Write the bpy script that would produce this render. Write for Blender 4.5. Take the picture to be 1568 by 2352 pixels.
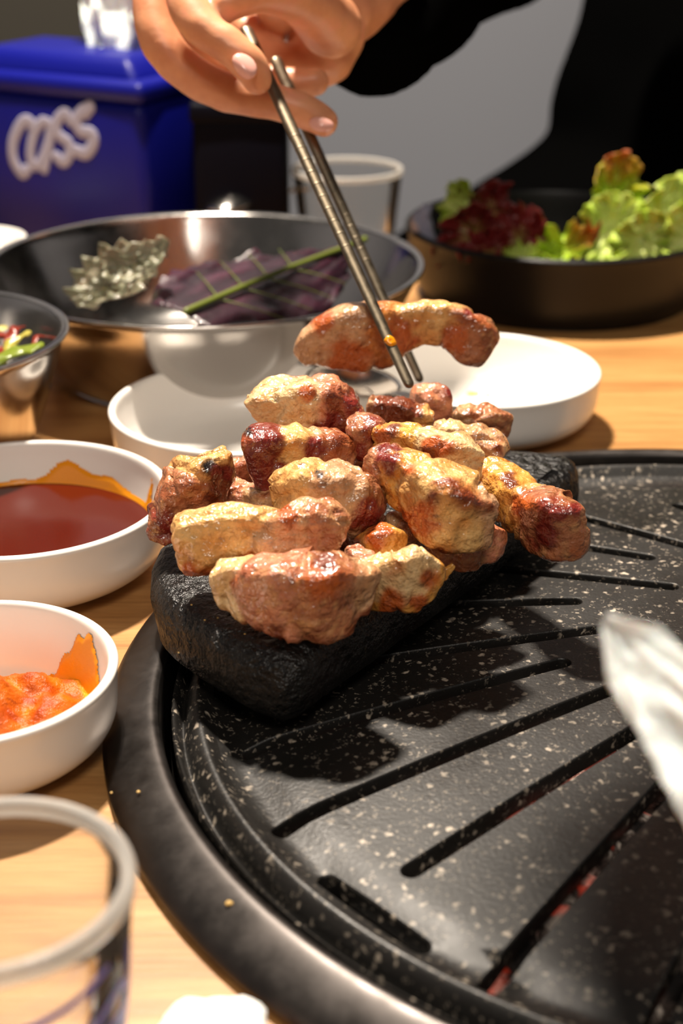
import bpy, bmesh, math, random
from mathutils import Vector, Matrix, noise
from mathutils.geometry import delaunay_2d_cdt

for o in list(bpy.data.objects):
    bpy.data.objects.remove(o)
S = bpy.context.scene
C = S.collection
R = math.radians

# ------------------------------------------------------------ camera
F = 3500.0
PITCH = R(24.0)
H = 0.236
cam_d = bpy.data.cameras.new('camera')
cam = bpy.data.objects.new('camera', cam_d)
C.objects.link(cam)
cam.location = (0, 0, H)
cam.rotation_euler = (R(90) - PITCH, 0, 0)
cam_d.sensor_fit = 'VERTICAL'
cam_d.sensor_height = 36.0
cam_d.lens = F * 36.0 / 2352.0
cam_d.clip_start = 0.01
cam_d.dof.use_dof = True
cam_d.dof.focus_distance = 0.462
cam_d.dof.aperture_fstop = 10.5
S.camera = cam

# ------------------------------------------------------------ world, lamps, exposure
W = bpy.data.worlds.new('world')
S.world = W
W.use_nodes = True
W.node_tree.nodes['Background'].inputs[0].default_value = (1.0, 0.93, 0.85, 1)
W.node_tree.nodes['Background'].inputs[1].default_value = 0.06


def lamp(name, loc, energy, radius, color, target=None, angle=None):
    if angle:
        d = bpy.data.lights.new(name, 'SPOT')
        d.spot_size = R(angle)
        d.spot_blend = 0.6
    else:
        d = bpy.data.lights.new(name, 'POINT')
    d.energy = energy
    d.shadow_soft_size = radius
    d.color = color
    o = bpy.data.objects.new(name, d)
    C.objects.link(o)
    o.location = loc
    if target:
        o.rotation_euler = (Vector(target) - Vector(loc)).to_track_quat('-Z', 'Y').to_euler()
    return o


lamp('pendant_bulb', (-0.155, 0.81, 1.00), 72, 0.022, (1.0, 0.88, 0.74))
lamp('pendant_bulb.001', (-0.110, 0.82, 1.00), 58, 0.022, (1.0, 0.88, 0.74))
cl = bpy.data.lights.new('rear_fill_lamp', 'AREA')  # unseen fill lamp behind the camera, placed for the steel bowl's highlight
cl.shape = 'DISK'
cl.size = 0.32
cl.energy = 6.2
cl.color = (1.0, 0.90, 0.78)
clo = bpy.data.objects.new('rear_fill_lamp', cl)
C.objects.link(clo)
clo.location = (0.05, -0.50, 1.03)
clo.rotation_euler = (R(44), 0, 0)

S.view_settings.view_transform = 'Standard'
S.view_settings.look = 'None'
S.view_settings.gamma = 1.0
S.view_settings.use_curve_mapping = False
S.view_settings.exposure = 0.0


# ------------------------------------------------------------ pixel helpers (direction only)
def ray(px, py):
    X = (px - 784) / F
    Y = -(py - 1176) / F
    return Vector((X, math.cos(PITCH) + Y * math.sin(PITCH), -math.sin(PITCH) + Y * math.cos(PITCH)))


def at_z(px, py, z):
    d = ray(px, py)
    return Vector((0, 0, H)) + d * ((z - H) / d.z)


def at_y(px, py, y):
    d = ray(px, py)
    return Vector((0, 0, H)) + d * (y / d.y)


def depth(p):
    return p.y * math.cos(PITCH) + (H - p.z) * math.sin(PITCH)


def m_per_px(p):
    return depth(p) / F


# ------------------------------------------------------------ object helpers
def link(o, parent=None):
    C.objects.link(o)
    if parent:
        o.parent = parent
        o.matrix_parent_inverse = Matrix.Translation(-parent.location) if parent.type == 'EMPTY' else Matrix.Identity(4)
    return o


def mesh(name, verts, faces, mat=None, parent=None, smooth=True, cols=None, fixn=True):
    m = bpy.data.meshes.new(name)
    m.from_pydata([tuple(v) for v in verts], [], faces)
    m.validate()
    if fixn:
        bm_ = bmesh.new()
        bm_.from_mesh(m)
        bmesh.ops.recalc_face_normals(bm_, faces=bm_.faces[:])
        bm_.to_mesh(m)
        bm_.free()
    if cols:
        a = m.color_attributes.new('Col', 'FLOAT_COLOR', 'POINT')
        flat = []
        for c in cols:
            flat += [c[0], c[1], c[2], 1.0]
        a.data.foreach_set('color', flat)
    if smooth:
        m.polygons.foreach_set('use_smooth', [True] * len(m.polygons))
    if mat:
        m.materials.append(mat)
    o = bpy.data.objects.new(name, m)
    return link(o, parent)


def root(name, loc, label, cat, group=None):
    o = bpy.data.objects.new(name, None)
    o.empty_display_size = 0.01
    C.objects.link(o)
    o.location = loc
    return tag(o, label, cat, group)


def tag(o, label, cat, group=None):
    o['label'] = label
    o['category'] = cat
    if group:
        o['group'] = group
    return o


def struct(o):
    o['kind'] = 'structure'
    return o


def lathe(profile, n=96, center=(0, 0, 0), close=False):
    """profile: (r, z) pairs; r==0 allowed at ends"""
    v, f = [], []
    rings = []
    for (r, z) in profile:
        if r < 1e-7:
            rings.append([len(v)])
            v.append(Vector((center[0], center[1], center[2] + z)))
        else:
            rings.append(list(range(len(v), len(v) + n)))
            for i in range(n):
                a = 2 * math.pi * i / n
                v.append(Vector((center[0] + r * math.cos(a), center[1] + r * math.sin(a), center[2] + z)))
    pairs = list(zip(rings[:-1], rings[1:]))
    if close:
        pairs.append((rings[-1], rings[0]))
    for a, b in pairs:
        for i in range(n):
            j = (i + 1) % n
            if len(a) == 1 and len(b) == 1:
                continue
            if len(a) == 1:
                f.append((a[0], b[j], b[i]))
            elif len(b) == 1:
                f.append((a[i], a[j], b[0]))
            else:
                f.append((a[i], a[j], b[j], b[i]))
    return v, f


def smooth_profile(pts, n=6):
    """Catmull-Rom through 2D points"""
    out = []
    P = [Vector((p[0], p[1], 0)) for p in pts]
    for i in range(len(P) - 1):
        p0, p1, p2, p3 = P[max(i - 1, 0)], P[i], P[i + 1], P[min(i + 2, len(P) - 1)]
        for k in range(n):
            t = k / n
            q = 0.5 * ((2 * p1) + (-p0 + p2) * t + (2 * p0 - 5 * p1 + 4 * p2 - p3) * t * t + (-p0 + 3 * p1 - 3 * p2 + p3) * t ** 3)
            out.append((max(q.x, 0), q.y))
    out.append((pts[-1][0], pts[-1][1]))
    return out


def crom(P, t):
    """Catmull-Rom of a list of Vectors/tuples at t in [0,1]"""
    n = len(P) - 1
    x = min(max(t, 0), 1) * n
    i = min(int(x), n - 1)
    u = x - i
    p0, p1, p2, p3 = P[max(i - 1, 0)], P[i], P[i + 1], P[min(i + 2, n)]
    return [0.5 * (2 * b + (-a + c) * u + (2 * a - 5 * b + 4 * c - d) * u * u + (-a + 3 * b - 3 * c + d) * u ** 3)
            for a, b, c, d in zip(p0, p1, p2, p3)]


def tube(points, radii, n=16, cap=True, up=None, flat=1.0, steps=None, endround=True):
    """swept tube; radii per point; flat = ratio of the second cross axis"""
    P = [list(p) + [r] for p, r in zip(points, radii)]
    if steps is None:
        steps = max(2, (len(P) - 1) * 6)
    Q = [crom(P, k / steps) for k in range(steps + 1)]
    pos = [Vector(q[:3]) for q in Q]
    rad = [q[3] for q in Q]
    if endround:
        # hemispherical ends
        d0 = (pos[0] - pos[1]).normalized()
        d1 = (pos[-1] - pos[-2]).normalized()
        pre, prer, post, postr = [], [], [], []
        for a in (78, 55, 30):
            pre.append(pos[0] + d0 * rad[0] * math.sin(R(a)))
            prer.append(rad[0] * math.cos(R(a)))
        for a in (30, 55, 78):
            post.append(pos[-1] + d1 * rad[-1] * math.sin(R(a)))
            postr.append(rad[-1] * math.cos(R(a)))
        pos = pre + pos + post
        rad = prer + rad + postr
    v, f = [], []
    T = (pos[1] - pos[0]).normalized()
    U = Vector(up) if up else (Vector((0, 0, 1)) if abs(T.z) < 0.9 else Vector((1, 0, 0)))
    for k, p in enumerate(pos):
        a = pos[max(k - 1, 0)]
        b = pos[min(k + 1, len(pos) - 1)]
        if (b - a).length > 1e-9:
            T = (b - a).normalized()
        N = (U - T * U.dot(T)).normalized()
        B = T.cross(N)
        U = N
        for i in range(n):
            an = 2 * math.pi * i / n
            v.append(p + (B * math.cos(an) + N * math.sin(an) * flat) * rad[k])
    m = len(pos)
    for k in range(m - 1):
        for i in range(n):
            j = (i + 1) % n
            f.append((k * n + i, k * n + j, (k + 1) * n + j, (k + 1) * n + i))
    if cap:
        f.append(tuple(range(n - 1, -1, -1)))
        f.append(tuple(range((m - 1) * n, m * n)))
    return v, f


def merge(parts):
    v, f = [], []
    for a, b in parts:
        o = len(v)
        v += list(a)
        f += [tuple(i + o for i in q) for q in b]
    return v, f


def remeshed(name, parts, voxel, mat, parent=None, smooth_it=6, disp=None):
    """union of closed shapes as one continuous skin"""
    v, f = merge(parts)
    m0 = bpy.data.meshes.new(name)
    m0.from_pydata([tuple(q) for q in v], [], f)
    o = bpy.data.objects.new(name, m0)
    sc2 = bpy.data.scenes.new('scratch')
    sc2.collection.objects.link(o)
    md = o.modifiers.new('r', 'REMESH')
    md.mode = 'VOXEL'
    md.voxel_size = voxel
    ms = o.modifiers.new('s', 'SMOOTH')
    ms.iterations = smooth_it
    ms.factor = 0.5
    with bpy.context.temp_override(scene=sc2, view_layer=sc2.view_layers[0]):
        sc2.view_layers[0].update()
        dg = bpy.context.evaluated_depsgraph_get()
    me = bpy.data.meshes.new_from_object(o.evaluated_get(dg))
    bpy.data.objects.remove(o)
    bpy.data.scenes.remove(sc2)
    if disp:
        new = [q.co + q.normal * disp(q.co) for q in me.vertices]
        me.vertices.foreach_set('co', [x for q in new for x in q])
        me.update()
    me.polygons.foreach_set('use_smooth', [True] * len(me.polygons))
    me.name = name
    me.materials.clear()
    me.materials.append(mat)
    return link(bpy.data.objects.new(name, me), parent)


def rounded_box(sx, sy, sz, r, seg=4):
    bm = bmesh.new()
    bmesh.ops.create_cube(bm, size=1.0)
    bmesh.ops.scale(bm, vec=(sx, sy, sz), verts=bm.verts)
    bmesh.ops.bevel(bm, geom=bm.edges[:], offset=r, segments=seg, profile=0.5, affect='EDGES')
    v = [q.co.copy() for q in bm.verts]
    bm.verts.index_update()
    f = [tuple(q.index for q in fc.verts) for fc in bm.faces]
    bm.free()
    return v, f


def xf(vf, M):
    return [M @ q for q in vf[0]], vf[1]


# ------------------------------------------------------------ materials
def srgb(r, g, b):
    def c(x):
        x /= 255.0
        return x / 12.92 if x <= 0.04045 else ((x + 0.055) / 1.055) ** 2.4
    return (c(r), c(g), c(b))


class NT:
    def __init__(self, name):
        self.m = bpy.data.materials.new(name)
        self.m.use_nodes = True
        self.t = self.m.node_tree
        self.b = self.t.nodes['Principled BSDF']

    def n(self, kind, **kw):
        q = self.t.nodes.new(kind)
        for k, v in kw.items():
            if k in q.inputs:
                q.inputs[k].default_value = v
            else:
                setattr(q, k, v)
        return q

    def l(self, a, ao, b, bi):
        self.t.links.new(a.outputs[ao], b.inputs[bi])

    def set(self, **kw):
        for k, v in kw.items():
            k = k.replace('_', ' ')
            if isinstance(v, tuple) and len(v) == 3 and 'Color' in k:
                v = (*v, 1)
            self.b.inputs[k].default_value = v
        return self

    def coord(self, kind='Object'):
        return self.n('ShaderNodeTexCoord'), kind

    def noise(self, scale, detail=4, rough=0.55, vec=None):
        q = self.n('ShaderNodeTexNoise')
        q.inputs['Scale'].default_value = scale
        q.inputs['Detail'].default_value = detail
        q.inputs['Roughness'].default_value = rough
        if vec is None:
            tc = self.n('ShaderNodeTexCoord')
            self.l(tc, 'Object', q, 'Vector')
        else:
            self.t.links.new(vec, q.inputs['Vector'])
        return q

    def ramp(self, src, out, stops):
        q = self.n('ShaderNodeValToRGB')
        e = q.color_ramp.elements
        while len(e) < len(stops):
            e.new(0.5)
        for i, (p, c) in enumerate(stops):
            e[i].position = p
            e[i].color = (*c, 1) if len(c) == 3 else c
        self.l(src, out, q, 'Fac')
        return q

    def bump(self, src, out, strength, dist=0.001, normal=None):
        q = self.n('ShaderNodeBump')
        q.inputs['Strength'].default_value = strength
        q.inputs['Distance'].default_value = dist
        self.l(src, out, q, 'Height')
        if normal:
            self.l(normal, 'Normal', q, 'Normal')
        return q


def simple(name, col, rough=0.5, metal=0.0, bump=None, **kw):
    t = NT(name).set(Base_Color=col, Roughness=rough, Metallic=metal, **kw)
    if bump:
        nz = t.noise(bump[0])
        b = t.bump(nz, 'Fac', bump[1], bump[2] if len(bump) > 2 else 0.001)
        t.l(b, 'Normal', t.b, 'Normal')
    return t.m


def meat_material():
    t = NT('grilled_pork')
    at = t.n('ShaderNodeAttribute', attribute_name='Col')
    n1 = t.noise(320, 6, 0.65)
    r1 = t.ramp(n1, 'Fac', [(0.30, (0.52, 0.40, 0.30)), (0.47, (1.0, 1.0, 1.0)), (0.70, (1.25, 1.24, 1.22))])
    mx = t.n('ShaderNodeMix', data_type='RGBA', blend_type='MULTIPLY')
    mx.inputs['Factor'].default_value = 0.8
    t.l(at, 'Color', mx, 6)
    t.l(r1, 'Color', mx, 7)
    t.l(mx, 2, t.b, 'Base Color')
    n2 = t.noise(150, 3)
    r2 = t.ramp(n2, 'Fac', [(0.35, (0.30,) * 3), (0.7, (0.55,) * 3)])
    t.l(r2, 'Color', t.b, 'Roughness')
    n3 = t.noise(400, 2, 0.5)
    n4 = t.noise(1200, 2, 0.5)
    b1 = t.bump(n3, 'Fac', 1.0, 0.0013)
    b2 = t.bump(n4, 'Fac', 1.0, 0.00015, b1)
    t.l(b2, 'Normal', t.b, 'Normal')
    t.set(Subsurface_Weight=0.04, Subsurface_Scale=0.003, Coat_Weight=1.0, Coat_Roughness=0.10)
    t.b.inputs['Subsurface Radius'].default_value = (1.0, 0.45, 0.25)
    t.l(b2, 'Normal', t.b, 'Coat Normal')
    return t.m


def wood_material():
    t = NT('light_wood')
    tc = t.n('ShaderNodeTexCoord')
    mp = t.n('ShaderNodeMapping')
    mp.inputs['Scale'].default_value = (3.0, 38.0, 3.0)
    mp.inputs['Rotation'].default_value = (0, 0, R(-14))
    t.l(tc, 'Object', mp, 'Vector')
    n1 = t.noise(2.2, 8, 0.6, mp.outputs['Vector'])
    r1 = t.ramp(n1, 'Fac', [(0.30, srgb(150, 102, 56)), (0.5, srgb(182, 134, 80)), (0.75, srgb(204, 158, 102))])
    n2 = t.noise(14, 6, 0.7, mp.outputs['Vector'])
    r2 = t.ramp(n2, 'Fac', [(0.35, (0.78, 0.74, 0.70)), (0.55, (1, 1, 1))])
    mx = t.n('ShaderNodeMix', data_type='RGBA', blend_type='MULTIPLY')
    mx.inputs['Factor'].default_value = 0.7
    t.l(r1, 'Color', mx, 6)
    t.l(r2, 'Color', mx, 7)
    t.l(mx, 2, t.b, 'Base Color')
    b = t.bump(n2, 'Fac', 0.12, 0.0006)
    t.l(b, 'Normal', t.b, 'Normal')
    t.set(Roughness=0.38)
    return t.m


def speckle_material():
    t = NT('speckled_coating')
    tc = t.n('ShaderNodeTexCoord')

    def specks(scale, lo, hi, thr):
        vo = t.n('ShaderNodeTexVoronoi')
        vo.inputs['Scale'].default_value = scale
        nz = t.noise(scale * 1.4, 2, 0.5)
        add = t.n('ShaderNodeMixRGB')
        add.inputs['Fac'].default_value = 0.004
        t.l(tc, 'Object', add, 'Color1')
        t.l(nz, 'Color', add, 'Color2')
        t.l(add, 'Color', vo, 'Vector')
        r = t.ramp(vo, 'Distance', [(lo, (1, 1, 1)), (hi, (0, 0, 0))])
        sep = t.n('ShaderNodeSeparateColor')
        t.l(vo, 'Color', sep, 'Color')
        th = t.n('ShaderNodeMath', operation='GREATER_THAN')
        th.inputs[1].default_value = thr
        t.l(sep, 'Red', th, 0)
        mu = t.n('ShaderNodeMath', operation='MULTIPLY')
        t.l(r, 'Color', mu, 0)
        t.l(th, 'Value', mu, 1)
        return mu
    a = specks(270, 0.14, 0.30, 0.58)
    b = specks(560, 0.18, 0.38, 0.55)
    hb = t.n('ShaderNodeMath', operation='MULTIPLY')
    hb.inputs[1].default_value = 0.45
    t.l(b, 'Value', hb, 0)
    mxv = t.n('ShaderNodeMath', operation='MAXIMUM')
    t.l(a, 'Value', mxv, 0)
    t.l(hb, 'Value', mxv, 1)
    big = t.noise(26, 4, 0.6)
    wear = t.ramp(big, 'Fac', [(0.34, (0.15,) * 3), (0.62, (0.9,) * 3)])
    mw = t.n('ShaderNodeMath', operation='MULTIPLY')
    t.l(mxv, 'Value', mw, 0)
    t.l(wear, 'Color', mw, 1)
    mix = t.n('ShaderNodeMix', data_type='RGBA')
    mix.inputs[6].default_value = (*srgb(24, 22, 20), 1)
    mix.inputs[7].default_value = (*srgb(196, 182, 164), 1)
    t.l(mw, 'Value', mix, 0)
    t.l(mix, 2, t.b, 'Base Color')
    r2 = t.ramp(big, 'Fac', [(0.35, (0.36,) * 3), (0.65, (0.52,) * 3)])
    t.l(r2, 'Color', t.b, 'Roughness')
    fine = t.noise(900, 3, 0.6)
    bp = t.bump(fine, 'Fac', 0.4, 0.0003)
    t.l(bp, 'Normal', t.b, 'Normal')
    return t.m


def stone_material():
    t = NT('black_stone')
    n1 = t.noise(300, 5, 0.7)
    r1 = t.ramp(n1, 'Fac', [(0.40, srgb(9, 8, 8)), (0.62, srgb(20, 19, 18)), (0.78, srgb(56, 48, 38))])
    t.l(r1, 'Color', t.b, 'Base Color')
    n2 = t.noise(230, 4, 0.6)
    n3 = t.noise(600, 2, 0.5)
    b1 = t.bump(n2, 'Fac', 1.0, 0.0028)
    b2 = t.bump(n3, 'Fac', 1.0, 0.0004, b1)
    t.l(b2, 'Normal', t.b, 'Normal')
    n4 = t.noise(60, 3)
    r4 = t.ramp(n4, 'Fac', [(0.35, (0.22,) * 3), (0.7, (0.5,) * 3)])
    t.l(r4, 'Color', t.b, 'Roughness')
    return t.m


def steel_material(name, col, r0, r1, scratch=60, metal=1.0):
    t = NT(name)
    n1 = t.noise(scratch, 5, 0.7)
    q = t.ramp(n1, 'Fac', [(0.3, (r0,) * 3), (0.7, (r1,) * 3)])
    t.l(q, 'Color', t.b, 'Roughness')
    t.set(Base_Color=col, Metallic=metal)
    return t.m


def vcol_material(name, rough=0.35, sss=0.0, bump=None, coat=0.0, trans=0.0):
    t = NT(name)
    at = t.n('ShaderNodeAttribute', attribute_name='Col')
    t.l(at, 'Color', t.b, 'Base Color')
    t.set(Roughness=rough, Subsurface_Weight=sss, Subsurface_Scale=0.004, Coat_Weight=coat)
    if bump:
        nz = t.noise(bump[0], 4, 0.6)
        b = t.bump(nz, 'Fac', bump[1], bump[2])
        t.l(b, 'Normal', t.b, 'Normal')
    return t.m


def coal_material():
    t = NT('charcoal')
    n1 = t.noise(55, 6, 0.7)
    r1 = t.ramp(n1, 'Fac', [(0.42, srgb(24, 19, 18)), (0.50, srgb(90, 76, 70)), (0.56, srgb(222, 208, 196))])
    t.l(r1, 'Color', t.b, 'Base Color')
    n2 = t.noise(70, 3)
    r2 = t.ramp(n2, 'Fac', [(0.58, (0, 0, 0)), (0.70, (1.0, 0.05, 0.008))])
    t.l(r2, 'Color', t.b, 'Emission Color')
    t.set(Roughness=0.9, Emission_Strength=0.32)
    b = t.bump(n1, 'Fac', 0.7, 0.004)
    t.l(b, 'Normal', t.b, 'Normal')
    return t.m


def skin_material():
    t = NT('skin')
    n1 = t.noise(70, 4)
    r1 = t.ramp(n1, 'Fac', [(0.3, srgb(196, 128, 92)), (0.55, srgb(216, 152, 112)), (0.75, srgb(226, 150, 122))])
    t.l(r1, 'Color', t.b, 'Base Color')
    n2 = t.noise(900, 3)
    b = t.bump(n2, 'Fac', 0.12, 0.0006)
    t.l(b, 'Normal', t.b, 'Normal')
    t.set(Roughness=0.42, Subsurface_Weight=0.15, Subsurface_Scale=0.006)
    t.b.inputs['Subsurface Radius'].default_value = (1.0, 0.4, 0.25)
    return t.m


M = {}
M['meat'] = meat_material()
M['wood'] = wood_material()
M['speckle'] = speckle_material()
M['stone'] = stone_material()
M['ring'] = steel_material('dark_steel_ring', srgb(78, 74, 72), 0.30, 0.46, 90)
M['steel'] = steel_material('stainless_steel', srgb(196, 192, 188), 0.10, 0.24, 30)
M['chop'] = steel_material('chopstick_steel', srgb(118, 108, 92), 0.34, 0.55, 260)
M['white'] = simple('white_melamine', srgb(238, 234, 228), 0.25, bump=(40, 0.02))
M['black'] = simple('black_plastic', srgb(16, 15, 15), 0.42, Specular_IOR_Level=0.3)
M['blackiron'] = simple('soot_iron', srgb(20, 18, 17), 0.7, bump=(200, 0.3))
M['blue'] = simple('blue_plastic', srgb(6, 12, 108), 0.42, bump=(120, 0.03), Specular_IOR_Level=0.25)
M['navy'] = simple('navy_plastic', srgb(5, 5, 16), 0.6, Specular_IOR_Level=0.08)
M['print_white'] = simple('white_print', srgb(150, 150, 172), 0.6)
M['tissue'] = simple('tissue_paper', srgb(240, 238, 236), 0.9, bump=(300, 0.5, 0.002), Subsurface_Weight=0.3, Subsurface_Scale=0.006)
M['fabric'] = simple('black_fabric', srgb(4, 4, 4), 1.0, bump=(600, 0.3), Specular_IOR_Level=0.0)
M['wall'] = simple('grey_paint', srgb(150, 153, 162), 0.85, bump=(20, 0.05))
M['floor'] = simple('grey_floor', srgb(112, 108, 104), 0.7, bump=(15, 0.05))
M['bench'] = simple('olive_upholstery', srgb(66, 62, 54), 0.8, bump=(200, 0.2))
M['coal'] = coal_material()
M['skin'] = skin_material()
M['nail'] = simple('finger_nail', srgb(226, 170, 158), 0.22)
M['leaf'] = vcol_material('leaf', 0.35, 0.1, (260, 0.35, 0.0015), 0.25)
M['paste'] = vcol_material('chilli_paste', 0.42, 0.0, (420, 0.8, 0.0012), 0.0)
M['paste'].node_tree.nodes['Principled BSDF'].inputs['Specular IOR Level'].default_value = 0.3
M['red_sauce'] = simple('red_sauce', srgb(76, 18, 6), 0.16, bump=(60, 0.05, 0.001))
M['smear'] = simple('orange_smear', srgb(240, 152, 14), 0.25, bump=(300, 0.2))
M['oil'] = simple('oil_drop', srgb(226, 190, 96), 0.1)
M['crumb'] = simple('golden_crumb', srgb(196, 160, 92), 0.5)
def thin_glass(name, white_mix):
    t = NT(name)
    nt = t.t
    out = nt.nodes['Material Output']
    tr = t.n('ShaderNodeBsdfTransparent')
    tr.inputs[0].default_value = (0.96, 0.96, 0.95, 1)
    gl = t.n('ShaderNodeBsdfGlossy')
    gl.inputs['Roughness'].default_value = 0.04
    df = t.n('ShaderNodeBsdfTranslucent')
    df.inputs[0].default_value = (0.9, 0.88, 0.84, 1)
    dd = t.n('ShaderNodeBsdfDiffuse')
    dd.inputs[0].default_value = (0.85, 0.83, 0.80, 1)
    ml = t.n('ShaderNodeMixShader')
    ml.inputs[0].default_value = 0.5
    t.l(df, 0, ml, 1)
    t.l(dd, 0, ml, 2)
    lw = t.n('ShaderNodeLayerWeight')
    lw.inputs['Blend'].default_value = 0.12
    m1 = t.n('ShaderNodeMixShader')
    t.l(lw, 'Fresnel', m1, 0)
    t.l(tr, 0, m1, 1)
    t.l(gl, 0, m1, 2)
    m2 = t.n('ShaderNodeMixShader')
    m2.inputs[0].default_value = white_mix
    t.l(m1, 0, m2, 1)
    t.l(ml, 0, m2, 2)
    t.l(m2, 0, out, 'Surface')
    return t.m


M['glass'] = thin_glass('clear_glass', 0.02)
M['glass_rim'] = thin_glass('glass_rim', 0.45)  # whitish mix paints the rim's bright reflections into its colour
M['blueprint'] = simple('blue_print', srgb(92, 96, 224), 0.4)

# ------------------------------------------------------------ room
GC = Vector((0.53 * 0.23, 1.70 * 0.23, 0))     # grill centre on the table
GR = 0.83 * 0.23                               # outer radius of the grill ring


def box(name, lo, hi, mat, parent=None, r=0.0):
    c = (Vector(lo) + Vector(hi)) / 2
    s = Vector(hi) - Vector(lo)
    if r > 0:
        v, f = rounded_box(s.x, s.y, s.z, r, 3)
    else:
        v, f = rounded_box(s.x, s.y, s.z, 0.0005, 1)
    return mesh(name, [q + c for q in v], f, mat, parent, smooth=False)


struct(box('floor', (-2.6, -1.6, -0.80), (2.6, 2.62, -0.74), M['floor']))
struct(box('wall_back', (-2.6, 2.6, -0.74), (2.6, 2.7, 1.9), M['wall']))
struct(box('wall_left', (-2.7, -1.6, -0.74), (-2.6, 2.7, 1.9), M['wall']))
struct(box('wall_right', (2.6, -1.6, -0.74), (2.7, 2.7, 1.9), M['wall']))

# dining table with the round cut-out for the grill
tb = root('dining_table', (0, 0.35, -0.74), 'pale wooden dining table with a round charcoal grill set into it', 'table')


def disc_with_hole(x0, x1, y0, y1, cx, cy, r, n=96):
    out = [(x0, y0), (x1, y0), (x1, y1), (x0, y1)]
    pts = [Vector(p) for p in out]
    edges = [(i, (i + 1) % 4) for i in range(4)]
    b = len(pts)
    for i in range(n):
        a = 2 * math.pi * i / n
        pts.append(Vector((cx + r * math.cos(a), cy + r * math.sin(a))))
        edges.append((b + i, b + (i + 1) % n))
    vs, es, fs, *_ = delaunay_2d_cdt(pts, edges, [], 0, 1e-6)
    keep = []
    for f in fs:
        c = sum((vs[i] for i in f), Vector((0, 0))) / len(f)
        if (c - Vector((cx, cy))).length > r * 0.999:
            keep.append(tuple(f))
    return [Vector((q.x, q.y, 0)) for q in vs], keep


v, f = disc_with_hole(-0.62, 0.62, -0.16, 0.95, GC.x, GC.y, GR - 0.012)
tt = mesh('tabletop', v, f, M['wood'], tb, smooth=False)
sd = tt.modifiers.new('thick', 'SOLIDIFY')
sd.thickness = 0.03
sd.offset = -1 if tt.data.polygons[0].normal.z > 0 else 1
for lx in (-0.56, 0.56):
    for ly in (-0.10, 0.89):
        box('leg', (lx - 0.025, ly - 0.025, -0.74), (lx + 0.025, ly + 0.025, -0.03), M['wood'], tb, r=0.004)

# ------------------------------------------------------------ charcoal grill
gr = root('charcoal_grill', (GC.x, GC.y, -0.09), 'round black speckled grill pan with slots in a dark steel ring', 'grill')
ringp = smooth_profile([(GR - 0.001, 0.0004), (GR, 0.0025), (GR - 0.0025, 0.0055), (GR - 0.008, 0.0085), (GR - 0.0135, 0.0105), (GR - 0.016, 0.0098)], 5) + \
    [(GR - 0.0165, 0.008), (GR - 0.0168, -0.002), (GR - 0.0172, -0.03), (GR - 0.019, -0.03), (GR - 0.019, -0.002)]
ringp += [(GR - 0.019, -0.002)]
v, f = lathe([(r, z) for r, z in ringp[:-1]] + [], 160, (GC.x, GC.y, 0))
mesh('steel_ring', v, f, M['ring'], gr)
v, f = lathe(smooth_profile([(GR - 0.0172, -0.028), (GR - 0.03, -0.055), (GR - 0.07, -0.08), (0.04, -0.088), (0.0, -0.088)], 5), 96, (GC.x, GC.y, 0))
mesh('fire_bowl', v, f, M['blackiron'], gr)

PR = GR - 0.0200                                 # outer lip radius of the pan


def plate_z(r):
    k = r / PR
    if k > 1:
        k = 1
    base = 0.0065 + 0.0050 * (1 - min(r / 0.15, 1.0) ** 2)
    a = GR - r                                   # distance from the outer ring edge
    # ridge at 24..30 mm, groove outside of it, lip at 20 mm
    ridge = 0.0032 * math.exp(-((a - 0.0275) / 0.0030) ** 2)
    groove = -0.0050 * math.exp(-((a - 0.0228) / 0.0014) ** 2)
    dip = -0.0022 * math.exp(-((a - 0.0365) / 0.0050) ** 2)
    return base + ridge + groove + dip


def capsule(p, q, w, n=8):
    p, q = Vector(p), Vector(q)
    d = (q - p).normalized()
    s = Vector((-d.y, d.x))
    out = []
    for i in range(n + 1):
        a = math.pi * i / n
        out.append(q + (s * math.cos(a) + d * math.sin(a)) * w)
    for i in range(n + 1):
        a = math.pi * i / n
        out.append(p + (-s * math.cos(a) - d * math.sin(a)) * w)
    # straight sides, a few points so that the dome is followed
    res = []
    for i, a in enumerate(out):
        b = out[(i + 1) % len(out)]
        k = max(1, int((b - a).length / 0.006))
        for j in range(k):
            res.append(a.lerp(b, j / k))
    return res


SLOTS = [((575, 1695), (1290, 1527)), ((645, 1868), (1470, 1566)), ((945, 1978), (1480, 1672)),
         ((1120, 2230), (1640, 1690)), ((750, 1982), (965, 2130)), ((860, 1508), (1478, 1440)),
         ((960, 1384), (1318, 1384)), ((1120, 1300), (1540, 1352)), ((1250, 1238), (1488, 1280)),
         ((1340, 1180), (1640, 1272)), ((1560, 1150), (1760, 1215)), ((1500, 2330), (1760, 1860)),
         ((1640, 1480), (1730, 1420))]
slot_loops, slot_defs = [], []
for (a, b) in SLOTS:
    pa, pb = at_z(*a, 0.010), at_z(*b, 0.010)
    slot_defs.append(((pa.x, pa.y), (pb.x, pb.y), 0.0029))
    slot_loops.append(capsule(*slot_defs[-1]))
# the far half of the pan, out of frame, repeats the same fan
for k in range(7):
    a = R(-150 + 24 * k)
    d = Vector((math.cos(a), math.sin(a)))
    p = Vector((GC.x, GC.y)) + d * 0.055
    q = Vector((GC.x, GC.y)) + d * 0.138
    if p.x > 0.175 and q.x > 0.175:
        slot_defs.append((p, q, 0.0029))
        slot_loops.append(capsule(*slot_defs[-1]))
pts, edges = [], []


def add_loop(lp):
    b = len(pts)
    for q in lp:
        pts.append(Vector((q[0], q[1])))
    n = len(lp)
    for i in range(n):
        edges.append((b + i, b + (i + 1) % n))


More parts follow.
